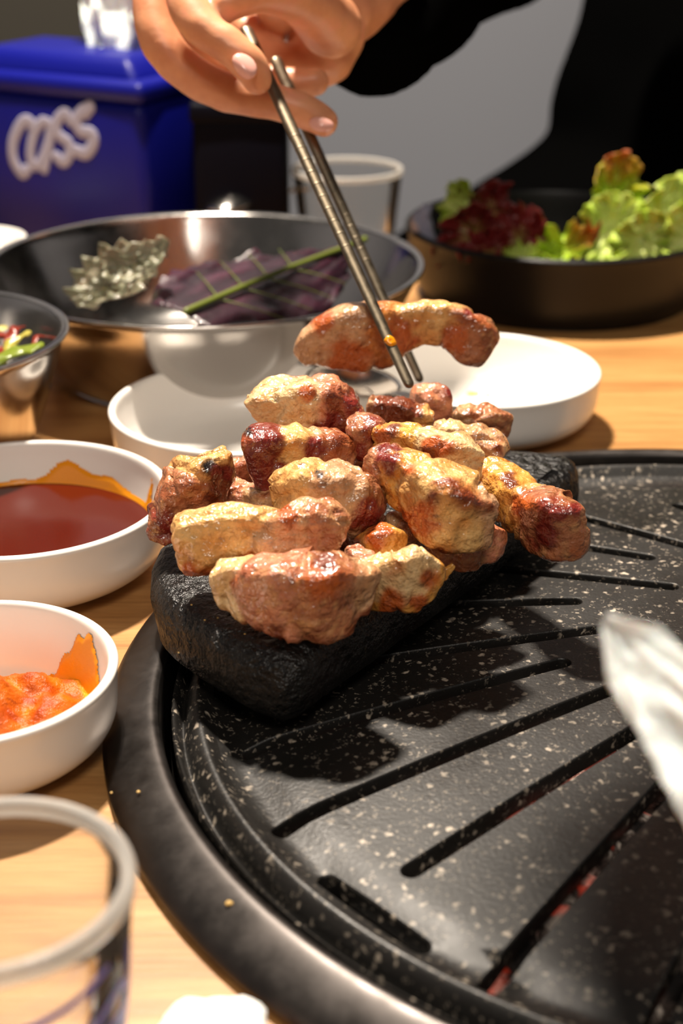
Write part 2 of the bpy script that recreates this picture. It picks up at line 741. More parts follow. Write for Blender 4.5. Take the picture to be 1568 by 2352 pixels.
NC = 160
RI = GR - 0.0315
radii = [0.0 + 0.012 * i for i in range(1, 11)]
r = 0.124
while r < RI - 0.002:
    radii.append(r)
    r += 0.004
rim_idx = len(pts)
add_loop([(GC.x + RI * math.cos(2 * math.pi * i / NC), GC.y + RI * math.sin(2 * math.pi * i / NC)) for i in range(NC)])


def in_loop(p, lp):
    ins = False
    j = len(lp) - 1
    for i in range(len(lp)):
        a, b = lp[i], lp[j]
        if (a.y > p.y) != (b.y > p.y) and p.x < (b.x - a.x) * (p.y - a.y) / (b.y - a.y) + a.x:
            ins = not ins
        j = i
    return ins


bbs = [(min(q.x for q in lp) - .002, max(q.x for q in lp) + .002, min(q.y for q in lp) - .002, max(q.y for q in lp) + .002) for lp in slot_loops]


def near_slot(p):
    for bb, lp in zip(bbs, slot_loops):
        if bb[0] < p.x < bb[1] and bb[2] < p.y < bb[3]:
            if in_loop(p, lp) or min((p - q).length for q in lp) < 0.0008:
                return True
    return False


for r in radii:
    n = NC if r > 0.12 else 72
    for i in range(n):
        a = 2 * math.pi * (i + 0.5 * (int(r * 1000) % 2)) / n
        p = Vector((GC.x + r * math.cos(a), GC.y + r * math.sin(a)))
        if not near_slot(p):
            pts.append(p)
for lp in slot_loops:
    add_loop(lp)
vs, es, fs, *_ = delaunay_2d_cdt(pts, edges, [], 0, 1e-7)
keep = []
for fc in fs:
    c = sum((vs[i] for i in fc), Vector((0, 0))) / len(fc)
    if (c - Vector((GC.x, GC.y))).length > RI:
        continue
    if any(bb[0] < c.x < bb[1] and bb[2] < c.y < bb[3] and in_loop(c, lp) for bb, lp in zip(bbs, slot_loops)):
        continue
    keep.append(tuple(fc))
pv = [Vector((q.x, q.y, plate_z((q - Vector((GC.x, GC.y))).length))) for q in vs]
pan = mesh('grill_pan', pv, keep, M['speckle'], gr, fixn=False)
if pan.data.polygons[0].normal.z < 0:
    pan.data.flip_normals()
G2 = Vector((GC.x, GC.y))
for (pa, pb, w) in slot_defs:
    wv, wf = [], []
    prev = None
    for (dw, dz) in ((0, 0), (-.0002, -.0001), (-.00045, -.0006), (-.0005, -.0055)):
        lp = capsule(pa, pb, w + dw)
        ids = list(range(len(wv), len(wv) + len(lp)))
        wv += [Vector((q.x, q.y, plate_z((q - G2).length) + dz)) for q in lp]
        if prev and len(prev) == len(ids):
            for i in range(len(ids)):
                j = (i + 1) % len(ids)
                wf.append((prev[i], prev[j], ids[j], ids[i]))
        prev = ids
    mesh('slot', wv, wf, M['speckle'], gr, fixn=False)
v, f = lathe([(RI + (PR - RI) * i / 26, plate_z(RI + (PR - RI) * i / 26)) for i in range(27)], 160, (GC.x, GC.y, 0))
mesh('raised_rim', v, f, M['speckle'], gr)
v, f = lathe([(PR, plate_z(PR)), (PR + .0004, plate_z(PR) - .0006), (PR, -.004), (PR - .02, -.006)], 160, (GC.x, GC.y, 0))
mesh('pan_edge', v, f, M['speckle'], gr)

# charcoal under the slots
rnd = random.Random(4)
coal_meshes = []
for k in range(5):
    bm = bmesh.new()
    bmesh.ops.create_icosphere(bm, subdivisions=3, radius=0.016)
    for q in bm.verts:
        n_ = noise.noise(q.co * 55 + Vector((k * 7, 0, 0)))
        n2 = noise.cell(q.co * 90 + Vector((0, k * 5, 0)))
        q.co = q.co * (1 + 0.45 * n_ + 0.10 * n2)
        q.co.z *= 0.75
    me = bpy.data.meshes.new('charcoal_lump')
    bm.to_mesh(me)
    bm.free()
    me.materials.append(M['coal'])
    coal_meshes.append(me)
spots = [at_z(x, y, -0.016) for x, y in ((1000, 1930), (1300, 1640), (1240, 1720), (1430, 1560), (1380, 1600), (1180, 1850), (1300, 1780),
                                         (1330, 2050), (1420, 1960), (1480, 1850), (1250, 2150), (1180, 2220), (1540, 1760), (1380, 1980), (1280, 2090),
                                         (1540, 2200), (1560, 2080), (1500, 2290), (1580, 1900), (1400, 1700), (1100, 1760))]
for i, p in enumerate(spots):
    o = bpy.data.objects.new('charcoal_lump', coal_meshes[i % 5])
    C.objects.link(o)
    o.location = (p.x, p.y, -0.0125 + rnd.uniform(-.005, .001))
    o.rotation_euler = (rnd.uniform(0, 6), rnd.uniform(0, 6), rnd.uniform(0, 6))
    tag(o, 'lump of ashen charcoal glowing under the grill pan slots', 'charcoal', 'charcoal lumps under the grill pan')

# ------------------------------------------------------------ black stone slab on the grill
SZ0, SZ1 = 0.0125, 0.034
outline_px = [(345, 1290), (358, 1352), (414, 1413), (530, 1480), (605, 1512), (655, 1519), (705, 1505), (760, 1468), (860, 1398),
              (1060, 1262), (1240, 1140), (1318, 1084), (1334, 1058), (1314, 1037), (1270, 1030), (1163, 1024), (900, 1015), (640, 1065), (480, 1140), (375, 1225)]
ol = [at_z(x, y, SZ1) for x, y in outline_px]
ol = [Vector((p.x, p.y)) for p in ol]
N = len(ol)
dense = []
for i in range(N):
    p0, p1, p2, p3 = ol[i - 1], ol[i], ol[(i + 1) % N], ol[(i + 2) % N]
    for k in range(6):
        t = k / 6
        dense.append(0.5 * ((2 * p1) + (-p0 + p2) * t + (2 * p0 - 5 * p1 + 4 * p2 - p3) * t * t + (-p0 + 3 * p1 - 3 * p2 + p3) * t ** 3))
cen = sum(dense, Vector((0, 0))) / len(dense)
prof = [(0.0, SZ1), (0.3, SZ1), (0.6, SZ1), (0.8, SZ1 + 0.0002), (-0.0075, SZ1), (-0.004, SZ1 - 0.0006), (-0.0018, SZ1 - 0.0022), (-0.0004, SZ1 - 0.005),
        (0.0001, (SZ0 + SZ1) / 2), (-0.0010, SZ0 + 0.004), (-0.004, SZ0 + 0.0008), (-0.008, SZ0), (0.5, SZ0), (0.0, SZ0)]
v, f = [], []
n = len(dense)
rings = []
for (s, z) in prof:
    if s == 0.0:
        rings.append([len(v)])
        v.append(Vector((cen.x, cen.y, z)))
        continue
    ids = []
    for i, q in enumerate(dense):
        tn = (dense[(i + 1) % n] - dense[i - 1]).normalized()
        nr = Vector((tn.y, -tn.x))
        if nr.dot(q - cen) < 0:
            nr = -nr
        p = cen.lerp(q, s) if s > 0.01 else q + nr * s
        w = noise.noise(Vector((p.x, p.y, z)) * 70) * 0.0012 + noise.noise(Vector((p.x, p.y, z)) * 260) * 0.0004
        pp = p + nr * w
        ids.append(len(v))
        v.append(Vector((pp.x, pp.y, z + w * 0.5)))
    rings.append(ids)
for a, b in zip(rings[:-1], rings[1:]):
    for i in range(n):
        j = (i + 1) % n
        if len(a) == 1:
            f.append((a[0], b[i], b[j]))
        elif len(b) == 1:
            f.append((a[i], b[0], a[j]))
        else:
            f.append((a[i], b[i], b[j], a[j]))
slab = mesh('stone_slab', v, f, M['stone'])
tag(slab, 'thick black stone slab with rounded corners resting on the grill under the meat', 'stone slab')

# ------------------------------------------------------------ white dishes


def dish_profile(rad, h, wall=0.0028, foot=0.62):
    rf = rad * foot
    return smooth_profile([(0, 0.0012), (rf - 0.002, 0.0012), (rf, 0.0), (rf + 0.0015, 0.0008), (rad * 0.86, 0.0055), (rad * 0.965, h * 0.42), (rad - 0.0004, h * 0.85),
                           (rad, h * 0.97), (rad - wall * 0.5, h), (rad - wall, h * 0.965), (rad - wall - 0.001, h * 0.75), (rad * 0.93 - wall, h * 0.40),
                           (rad * 0.80, 0.0062), (rad * 0.6, 0.0046), (0, 0.0042)], 5)


def dish(name, px, py, rad, h, label, parts=True):
    c = at_z(px, py, h)
    v, f = lathe(dish_profile(rad, h), 128, (c.x, c.y, 0))
    return c, v, f


def inner_z(rad, h, r, wall=0.0028):
    """height of the inside surface of such a dish at radius r"""
    prof = dish_profile(rad, h, wall)
    k = max(range(len(prof)), key=lambda i: prof[i][1])
    ins = prof[k:]
    for (r0, z0), (r1, z1) in zip(ins[:-1], ins[1:]):
        if r1 <= r <= r0:
            t = (r - r1) / max(r0 - r1, 1e-9)
            return z1 + (z0 - z1) * t
    return ins[-1][1]


# empty plate at the back left
c, v, f = dish('p', 563, 926, 0.0545, 0.027, '')
o = mesh('side_plate', v, f, M['white'])
tag(o, 'empty white side dish half shaded in front of the big steel bowl', 'dish')

# plate with oil stains
c, v, f = dish('p', 1110, 842, 0.0500, 0.027, '')
PL2 = c.copy()
t = root('side_plate', (c.x, c.y, 0), 'white side dish with yellow oil stains beside the black lettuce bowl', 'dish')
pl_ = mesh('plate', v, f, M['white'], t)
rnd = random.Random(2)
for (px, py, s) in ((1085, 905, .0034), (1120, 908, .0022), (1220, 850, .0020), (1190, 895, .0016), (890, 845, .0016), (1270, 800, .0016)):
    p = at_z(px, py, 0.0068)
    rr = (Vector((p.x, p.y, 0)) - Vector((c.x, c.y, 0))).length
    z = inner_z(0.05, 0.027, rr)
    p = at_z(px, py, z)
    vv, ff = lathe([(s, 0.0), (s * 0.8, 0.0005), (0, 0.0007)], 14)
    vv = [Vector((q.x * (1 + .4 * noise.noise(q * 900)), q.y, q.z)) + Vector((p.x, p.y, z - 0.0001)) for q in vv]
    mesh('oil_stain', vv, ff, M['oil'], pl_)

# dish of red sauce
RS = 0.0515
c, v, f = dish('p', 45, 1134, RS, 0.029, '')
t = root('sauce_dish', (c.x, c.y, 0), 'white round dish of thin dark red sauce with orange smears on its wall', 'dish')
mesh('dish', v, f, M['white'], t)
zs = 0.0135
rs = 0.0
while inner_z(RS, 0.029, rs) < zs:
    rs += 0.0003
v, f = lathe([(rs + 0.0004, zs + 0.0006), (rs - 0.0008, zs + 0.0002), (rs - 0.002, zs), (rs * 0.5, zs), (0, zs)], 96, (c.x, c.y, 0))
mesh('red_sauce', v, f, M['red_sauce'], t)


def wall_patch(name, cx, cy, rad, h, fn, a0, a1, z0, z1, mat, parent, na=120, nz=30, lift=0.0004, cols=None):
    """film on the inside wall where fn(angle, height) is positive"""
    v, f = [], []
    prof = dish_profile(rad, h)
    k = max(range(len(prof)), key=lambda i: prof[i][1])
    ins = prof[k:]

    def r_at(z):
        for (r0, za), (r1, zb) in zip(ins[:-1], ins[1:]):
            if zb <= z <= za:
                u = (z - zb) / max(za - zb, 1e-9)
                return r1 + (r0 - r1) * u
        return ins[-2][0]
    idx = {}
    for i in range(na + 1):
        for j in range(nz + 1):
            a = a0 + (a1 - a0) * i / na
            z = z0 + (z1 - z0) * j / nz
            idx[i, j] = len(v)
            th = max(0.0, min(1.0, fn(a, z) * 3))
            r = r_at(z) - lift * (0.35 + th)
            v.append(Vector((cx + r * math.cos(a), cy + r * math.sin(a), z + lift * 0.6)))
    for i in range(na):
        for j in range(nz):
            a = a0 + (a1 - a0) * (i + .5) / na
            z = z0 + (z1 - z0) * (j + .5) / nz
            if fn(a, z) > 0:
                f.append((idx[i, j], idx[i + 1, j], idx[i + 1, j + 1], idx[i, j + 1]))
    used = sorted({q for fc in f for q in fc})
    mp = {q: i for i, q in enumerate(used)}
    return mesh(name, [v[q] for q in used], [tuple(mp[q] for q in fc) for fc in f], mat, parent)


def smear_fn(a, z):
    d = math.degrees(a)
    h = 0.0150 + 0.0022 * noise.noise(Vector((d * 0.06, 3, 0)))
    h += 0.0060 * math.exp(-((d - 82) / 9) ** 2) + 0.0030 * math.exp(-((d - 62) / 16) ** 2)
    h += 0.0100 * math.exp(-((d - 27) / 2.0) ** 2) + 0.0040 * math.exp(-((d - 20) / 7) ** 2)
    return (h - z) * 200


wall_patch('sauce_smear', c.x, c.y, RS, 0.029, smear_fn, R(-35), R(150), zs - 0.001, 0.0265, M['smear'], t)

# dish of chilli paste
RP = 0.0405
c, v, f = dish('p', -70, 1530, RP, 0.027, '')
t = root('sauce_dish', (c.x, c.y, 0), 'white round dish of chunky orange chilli paste smeared up its wall', 'dish')
mesh('dish', v, f, M['white'], t)
v, f, cols = [], [], []
NA, NR = 72, 26
for j in range(NR + 1):
    for i in range(NA):
        a = 2 * math.pi * i / NA
        k = j / NR
        out = 1 + .16 * noise.noise(Vector((math.cos(a) * 2, math.sin(a) * 2, 1)))
        rr = k * 0.0285 * out
        x = rr * math.cos(a) + 0.0035
        y = rr * math.sin(a) * 0.62 + 0.0110
        q = math.hypot(x, y)
        zb = inner_z(RP, 0.027, min(q, RP - .004))
        hgt = 0.0120 * max(0, 1 - k ** 2.2) * (0.75 + .6 * noise.noise(Vector((x, y, 0)) * 110)) + 0.0012 * noise.noise(Vector((x, y, 3)) * 420)
        v.append(Vector((c.x + x, c.y + y, zb + 0.0002 + max(hgt, 0) * (1 if k < .97 else 0))))
        m_ = noise.noise(Vector((x, y, 9)) * 190)
        a_, b_ = srgb(206, 104, 8), srgb(158, 58, 4)
        w = min(1, max(0, .5 + m_ * 1.2))
        cc = [p_ * w + q_ * (1 - w) for p_, q_ in zip(a_, b_)]
        if m_ > .42:
            cc = srgb(222, 126, 20)
        if k > .9:
            cc = srgb(236, 150, 14)
        cols.append(cc)
for j in range(NR):
    for i in range(NA):
        i2 = (i + 1) % NA
        f.append((j * NA + i, j * NA + i2, (j + 1) * NA + i2, (j + 1) * NA + i))
cp_ = mesh('chilli_paste', v, f, M['paste'], t, cols=cols)


def paste_fn(a, z):
    d = math.degrees(a)
    s = noise.noise(Vector((d * .30, z * 60, 4)))
    h = 0.0215 * math.exp(-((d - 38) / 19) ** 2) + 0.003
    return (h + 0.0035 * s - z) * 200


wall_patch('paste_smear', c.x, c.y, RP, 0.027, paste_fn, R(-40), R(80), 0.0064, 0.0245, M['smear'], t, 140, 40, 0.0005)
# streaks of paste on the dish floor, towards the viewer
rnd = random.Random(8)
for k in range(9):
    a0 = R(rnd.uniform(-100, 0))
    r0 = rnd.uniform(.020, .031)
    pts3 = []
    for s in range(5):
        a = a0 + s * R(7)
        q = r0 + .0006 * s
        pts3.append((c.x + q * math.cos(a), c.y + q * math.sin(a), inner_z(RP, 0.027, q) + .0003))
    w_ = rnd.uniform(.0008, .0020)
    vv, ff = tube(pts3, [w_ * .6, w_, w_ * .8, w_, w_ * .4], 8, flat=.3)
    mesh('paste_streak', vv, ff, M['smear'], cp_)

# ------------------------------------------------------------ steel bowls
def bowl_profile(rad, h, rb, th=0.0012, lip=0.0022, curve=0.75):
    pr = [(0, 0.0), (rb * .96, 0.0), (rb, 0.0006)]
    for k in range(1, 9):
        u = k / 8
        pr.append((rb + (rad - lip - rb) * (u ** curve), 0.0006 + (h - 0.003) * u ** 1.25))
    outp = list(pr)
    outp += [(rad - 0.0004, h - 0.0016), (rad, h - 0.0006), (rad - 0.0007, h), (rad - lip, h - 0.0004)]
    for (r, z) in reversed(pr[2:]):
        outp.append((max(r - th * 1.2, 0), z + th))
    outp += [(rb * .9, th), (0, th)]
    return outp


cb = at_z(465, 600, 0.052)
t = root('mixing_bowl', (cb.x, cb.y, 0), 'wide shiny stainless steel bowl holding a purple perilla leaf', 'bowl')
v, f = lathe(smooth_profile(bowl_profile(0.1045, 0.052, 0.066), 3), 160, (cb.x, cb.y, 0))
mesh('bowl', v, f, M['steel'], t)

cs = at_z(-228, 763, 0.058)
t = root('salad_bowl', (cs.x, cs.y, 0), 'small thin steel bowl of dressed scallion salad next to the big steel bowl', 'bowl')
v, f = lathe(smooth_profile(bowl_profile(0.0650, 0.058, 0.034, curve=.62), 3), 128, (cs.x, cs.y, 0))
mesh('bowl', v, f, M['steel'], t)

cl_ = at_z(1285, 512, 0.040)
t = root('lettuce_bowl', (cl_.x, cl_.y, 0), 'black round bowl full of red and green lettuce leaves', 'bowl')
lp = smooth_profile([(0, 0.001), (0.068, 0.001), (0.070, 0.0), (0.074, 0.002), (0.0790, 0.012), (0.0835, 0.034), (0.0850, 0.0385), (0.0840, 0.0400),
                     (0.0820, 0.0385), (0.0775, 0.015), (0.070, 0.0045), (0, 0.004)], 5)
v, f = lathe(lp, 128, (cl_.x, cl_.y, 0))
mesh('bowl', v, f, M['black'], t)


# ------------------------------------------------------------ leaves
def leaf_mesh(name, base, tip, width, normal, ruffle, colfn, curl=0.0, seed=0, nu=36, nv=30, round_=0.55, mat='leaf', parent=None, thick=0.0007):
    base, tip = Vector(base), Vector(tip)
    D = tip - base
    L = D.length
    D = D.normalized()
    Nn = Vector(normal)
    Nn = (Nn - D * Nn.dot(D)).normalized()
    B = D.cross(Nn)
    v, f, cols = [], [], []
    for i in range(nu + 1):
        u = i / nu
        wid = width * (math.sin(math.pi * min(1, (u * 0.94 + .05)) ** round_)) ** 0.75
        for j in range(nv + 1):
            s = -1 + 2 * j / nv
            e = max(abs(s), (u - .55) / .45 if u > .55 else 0)
            nz = noise.noise(Vector((u * 7 + seed * 3.1, s * 5, seed)))
            nz2 = noise.noise(Vector((u * 15 + seed, s * 12, seed * 2)))
            lift = ruffle * (e ** 2) * (nz + .55 * nz2) + curl * (s * s) - curl * 1.2 * max(0, u - .5) ** 2
            rim = 1 + .12 * e * noise.noise(Vector((u * 22, s * 20, seed)))
            p = base + D * (u * L) * (1 + .05 * nz2 * e) + B * (s * wid * rim) + Nn * lift
            v.append(p)
            cols.append(colfn(u, s, nz, e))
    for i in range(nu):
        for j in range(nv):
            a = i * (nv + 1) + j
            f.append((a, a + 1, a + nv + 2, a + nv + 1))
    o = mesh(name, v, f, M[mat], parent, cols=cols)
    so = o.modifiers.new('thick', 'SOLIDIFY')
    so.thickness = thick
    return o


def mixc(a, b, w):
    w = min(1, max(0, w))
    return [x * (1 - w) + y * w for x, y in zip(a, b)]


GRN, PALE, RED, BRN = srgb(150, 178, 34), srgb(216, 224, 140), srgb(112, 30, 30), srgb(128, 84, 22)


def frilly(name, base, tip, width, normal, fn, seed, ruffle=.006, cup=.010, waves=9, nr=22, na=96):
    """round loose-leaf lettuce leaf with a wavy frilled edge"""
    base, tip = Vector(base), Vector(tip)
    D = tip - base
    L = D.length / 2
    D = D.normalized()
    Nn = Vector(normal)
    Nn = (Nn - D * Nn.dot(D)).normalized()
    B = D.cross(Nn)
    mid = (base + tip) / 2
    v, f, cols = [mid.copy()], [], [fn(.5, 0, 0, 0)]
    for j in range(1, nr + 1):
        k = j / nr
        for i in range(na):
            a = 2 * math.pi * i / na
            n1 = noise.noise(Vector((math.cos(a) * 1.6, math.sin(a) * 1.6, seed)))
            n2 = noise.noise(Vector((math.cos(a) * 4, math.sin(a) * 4, seed + k * 1.5)))
            out = 1 + .20 * n1 + .10 * n2 * k
            e = k ** 3
            ph = waves * a + 3 * n1 + seed
            lift = ruffle * e * (math.sin(ph) + .6 * math.sin(2.3 * ph + 1)) + cup * k * k + .006 * n2 * k + .003 * noise.noise(Vector((k * 6 * math.cos(a), k * 6 * math.sin(a), seed)))
            side = 1 + .06 * e * math.cos(ph * 1.3)
            x, y = math.cos(a) * k * out, math.sin(a) * k * out * side
            v.append(mid + D * L * x + B * width * y + Nn * lift)
            cols.append(fn((x + 1) / 2, y, n2, k))
    for i in range(na):
        f.append((0, 1 + i, 1 + (i + 1) % na))
    for j in range(nr - 1):
        for i in range(na):
            i2 = (i + 1) % na
            b0, b1 = 1 + j * na, 1 + (j + 1) * na
            f.append((b0 + i, b0 + i2, b1 + i2, b1 + i))
    o = mesh(name, v, f, M['leaf'], None, cols=cols, fixn=False)
    so = o.modifiers.new('thick', 'SOLIDIFY')
    so.thickness = .0006
    return o


def green_leaf(u, s, n_, e):
    c = mixc(PALE, GRN, e * .9 + n_ * .7 - .1)
    return mixc(c, BRN, (u - .95) * 3 + n_ * .3 - .1)


def red_leaf(u, s, n_, e):
    return mixc(srgb(150, 140, 66), RED, e * 1.5 + n_ * .8 + .25)


def redgreen_leaf(u, s, n_, e):
    return mixc(GRN, srgb(150, 74, 20), (u - .5) * 2.4 + n_ * .5)


YB = cl_.y


def lettuce(pbase, ptip, wpx, fn, seed, label, normal=(0, -1, .35), **kw):
    b = at_y(*pbase)
    e = at_y(*ptip)
    o = frilly('lettuce_leaf', b, e, wpx * m_per_px(e), normal, fn, seed, **kw)
    return tag(o, label, 'lettuce leaf')


lettuce((1385, 612, YB - .030), (1440, 440, YB - .022), 78, green_leaf, 1, 'bright green frilly lettuce leaf at the front of the black bowl', (-.3, -1, .3))
lettuce((1500, 610, YB - .022), (1560, 400, YB - .008), 80, green_leaf, 5, 'tall bright green lettuce leaf leaning out over the bowl side', (.3, -1, .3))
lettuce((1400, 540, YB - .012), (1412, 345, YB - .002), 56, redgreen_leaf, 3, 'upright lettuce leaf with an orange brown tip above the green leaves', (.2, -1, .2), ruffle=.004, waves=7)
lettuce((1430, 612, YB - .045), (1520, 500, YB - .045), 70, green_leaf, 9, 'crumpled pale green lettuce leaf pressed against the bowl rim', (0, -1, .6))
lettuce((1530, 615, YB - .040), (1640, 480, YB - .030), 80, green_leaf, 33, 'light green lettuce leaf folded over the leaning tall leaf', (.2, -1, .5))
lettuce((1075, 560, YB - .010), (1062, 415, YB - .002), 42, green_leaf, 12, 'yellow green lettuce leaf standing behind the dark red leaves', (-.4, -1, .2), ruffle=.004)
lettuce((1130, 570, YB - .016), (1118, 415, YB - .008), 52, red_leaf, 14, 'dark red lettuce leaf standing beside the yellow green leaf', (.2, -1, .3))
lettuce((1030, 600, YB - .030), (1140, 480, YB - .034), 62, red_leaf, 17, 'dark red lettuce leaf lying by the white onion piece', (0, -1, .5))
lettuce((1130, 605, YB - .040), (1250, 500, YB - .036), 62, red_leaf, 21, 'maroon lettuce leaf lying flat in the middle of the bowl', (0, -.8, .8))
lettuce((1230, 606, YB - .050), (1365, 545, YB - .044), 44, redgreen_leaf, 24, 'brown edged lettuce leaf lying between red and green leaves', (0, -.8, .8), ruffle=.004)
lettuce((1150, 612, YB - .062), (1240, 578, YB - .058), 30, green_leaf, 28, 'small light green lettuce scrap at the front rim', (0, -.8, .8), ruffle=.003, cup=.004)
lettuce((1060, 606, YB - .050), (1180, 560, YB - .050), 40, red_leaf, 37, 'limp wine red lettuce leaf under the other red leaves', (0, -.8, .8), ruffle=.004)
# onion piece at the left edge of the lettuce
p = at_y(972, 525, YB - .02)
bm = bmesh.new()
bmesh.ops.create_icosphere(bm, subdivisions=4, radius=1)
for q in bm.verts:
    n_ = noise.noise(q.co * 1.8)
    q.co = Vector((q.co.x * .0058, q.co.y * .005, q.co.z * .0130)) * (1 + .3 * n_)
    q.co.x += -.004 * (q.co.z / .013) + .005 * (q.co.z / .013) ** 2
me = bpy.data.meshes.new('onion_piece')
bm.to_mesh(me)
bm.free()
me.polygons.foreach_set('use_smooth', [True] * len(me.polygons))
me.materials.append(M['print_white'])
o = bpy.data.objects.new('onion_piece', me)
C.objects.link(o)
o.location = p
tag(o, 'white onion piece at the edge of the lettuce bowl', 'onion')

# perilla leaf in the big bowl
pb, pt = at_y(430, 722, cb.y - .070), at_y(800, 572, cb.y + .030)
pb.z, pt.z = max(pb.z, .012), max(pt.z, .012)
pr_ = root('perilla_leaf', pb, 'purple backed perilla leaf with green veins inside the big steel bowl', 'leaf')
PUR, PURL = srgb(32, 13, 24), srgb(80, 42, 60)
nrm = Vector((-.10, -.55, .83))
lf = leaf_mesh('blade', pb, pt, .034, nrm, .005, lambda u, s, n_, e: mixc(PUR, PURL, .25 + n_ * .8 - u * .35), curl=-.004, seed=40, round_=.62, parent=pr_)
VEIN = simple('green_vein', srgb(92, 102, 34), .4)
off = nrm.normalized() * .0022
Dp = pt - pb
Bp = Dp.normalized().cross(nrm).normalized()
v, f = tube([pb + off, pb + Dp * .5 + off * 1.6, pt + off, pt + Dp * .12 + off], [.0016, .0014, .0014, .0017], 8)
mr_ = mesh('midrib', v, f, VEIN, pr_)
for k in range(4):
    for s in (-1, 1):
        u = .18 + .15 * k
        a = pb + Dp * u + off * .7
        wv = .034 * (math.sin(math.pi * (u * .94 + .05) ** .62)) ** .75
        b = pb + Dp * (u + .12) + Bp * s * wv * .8 - nrm.normalized() * .0018
        v, f = tube([a, (a + b) / 2 + off * .5, b], [.0005, .0003, .0002], 6)
        mesh('vein', v, f, VEIN, mr_)
# pale pickled vegetable scraps in the big bowl
for i, (px, py, w) in enumerate(((235, 640, 34), (275, 655, 30), (225, 680, 26), (300, 625, 24))):
    p = at_y(px, py, cb.y - .012 - .012 * i)
    p.z = max(p.z, .010)
    q = p + Vector((.018, .004, .010))
    o = frilly('radish_slice', p - Vector((.012, 0, .004)), q, w * 1.7 * m_per_px(p), (.1, -.7, .7),
               lambda u, s, n_, e: mixc(srgb(150, 146, 122), srgb(106, 108, 86), .5 + n_), 60 + i, ruffle=.0016, cup=.004, nr=12, na=48)
    tag(o, 'pale limp radish slice lying in the big steel bowl', 'vegetable', 'radish slices in the big steel bowl')

# scallion salad pieces
sal = [((-70, 880), (88, 795), 24, 'green', .580), ((0, 842), (56, 768), 20, 'yel', .592), ((-60, 810), (25, 768), 20, 'red', .604),
       ((-30, 858), (34, 800), 22, 'red', .588), ((-90, 830), (8, 748), 17, 'yel', .612), ((20, 790), (50, 752), 13, 'red', .610), ((-100, 815), (-10, 775), 22, 'pink', .60),
       ((-120, 870), (0, 800), 24, 'pink', .585), ((60, 800), (115, 775), 8, 'red', .61)]
sc = {'green': srgb(104, 118, 24), 'yel': srgb(156, 146, 60), 'red': srgb(118, 36, 18), 'pink': srgb(136, 88, 76)}
sl = {'green': 'long green scallion stalk in the small steel bowl', 'yel': 'yellow green scallion sliver in the small steel bowl',
      'red': 'red chilli coated scallion sliver in the small steel bowl', 'pink': 'pinkish onion sliver in the small steel bowl'}
sm = {k: simple('salad_' + k, c_, .3, bump=(300, .3)) for k, c_ in sc.items()}
for (a, b, w, kind, y) in sal:
    p, q = at_y(*a, y - .02), at_y(*b, y)
    p.z = max(p.z, .012)
    r_ = w * m_per_px(q)
    mid = (p + q) / 2 + Vector((0, 0, .003))
    v, f = tube([p, mid, q], [r_ * .7, r_, r_ * .6], 14, flat=.35, steps=24)
    v = [x + Vector((noise.noise(x * 120), noise.noise(x * 120 + Vector((3, 0, 0))), noise.noise(x * 160))) * .0022 for x in v]
    o = mesh('scallion_piece', v, f, sm[kind])
    tag(o, sl[kind], 'scallion', 'scallion salad pieces')

# ------------------------------------------------------------ pork pieces
KC = {'fat': (srgb(226, 182, 116), srgb(200, 138, 70)), 'fatw': (srgb(230, 200, 150), srgb(212, 166, 108)),
      'lean': (srgb(184, 120, 82), srgb(144, 80, 48)), 'pink': (srgb(210, 142, 110), srgb(180, 106, 74)),
      'dark': (srgb(146, 64, 40), srgb(106, 42, 24)), 'pale': (srgb(210, 166, 124), srgb(180, 128, 86)),
      'skin': (srgb(200, 128, 58), srgb(168, 90, 34)), 'gold': (srgb(228, 172, 84), srgb(200, 128, 48))}
BROWN, CHAR, RUST = srgb(112, 46, 14), srgb(26, 16, 14), srgb(176, 84, 28)
PART = {'fat': 'fat', 'fatw': 'fat', 'gold': 'fat', 'lean': 'lean', 'pink': 'lean', 'dark': 'lean', 'pale': 'lean', 'skin': 'rind'}


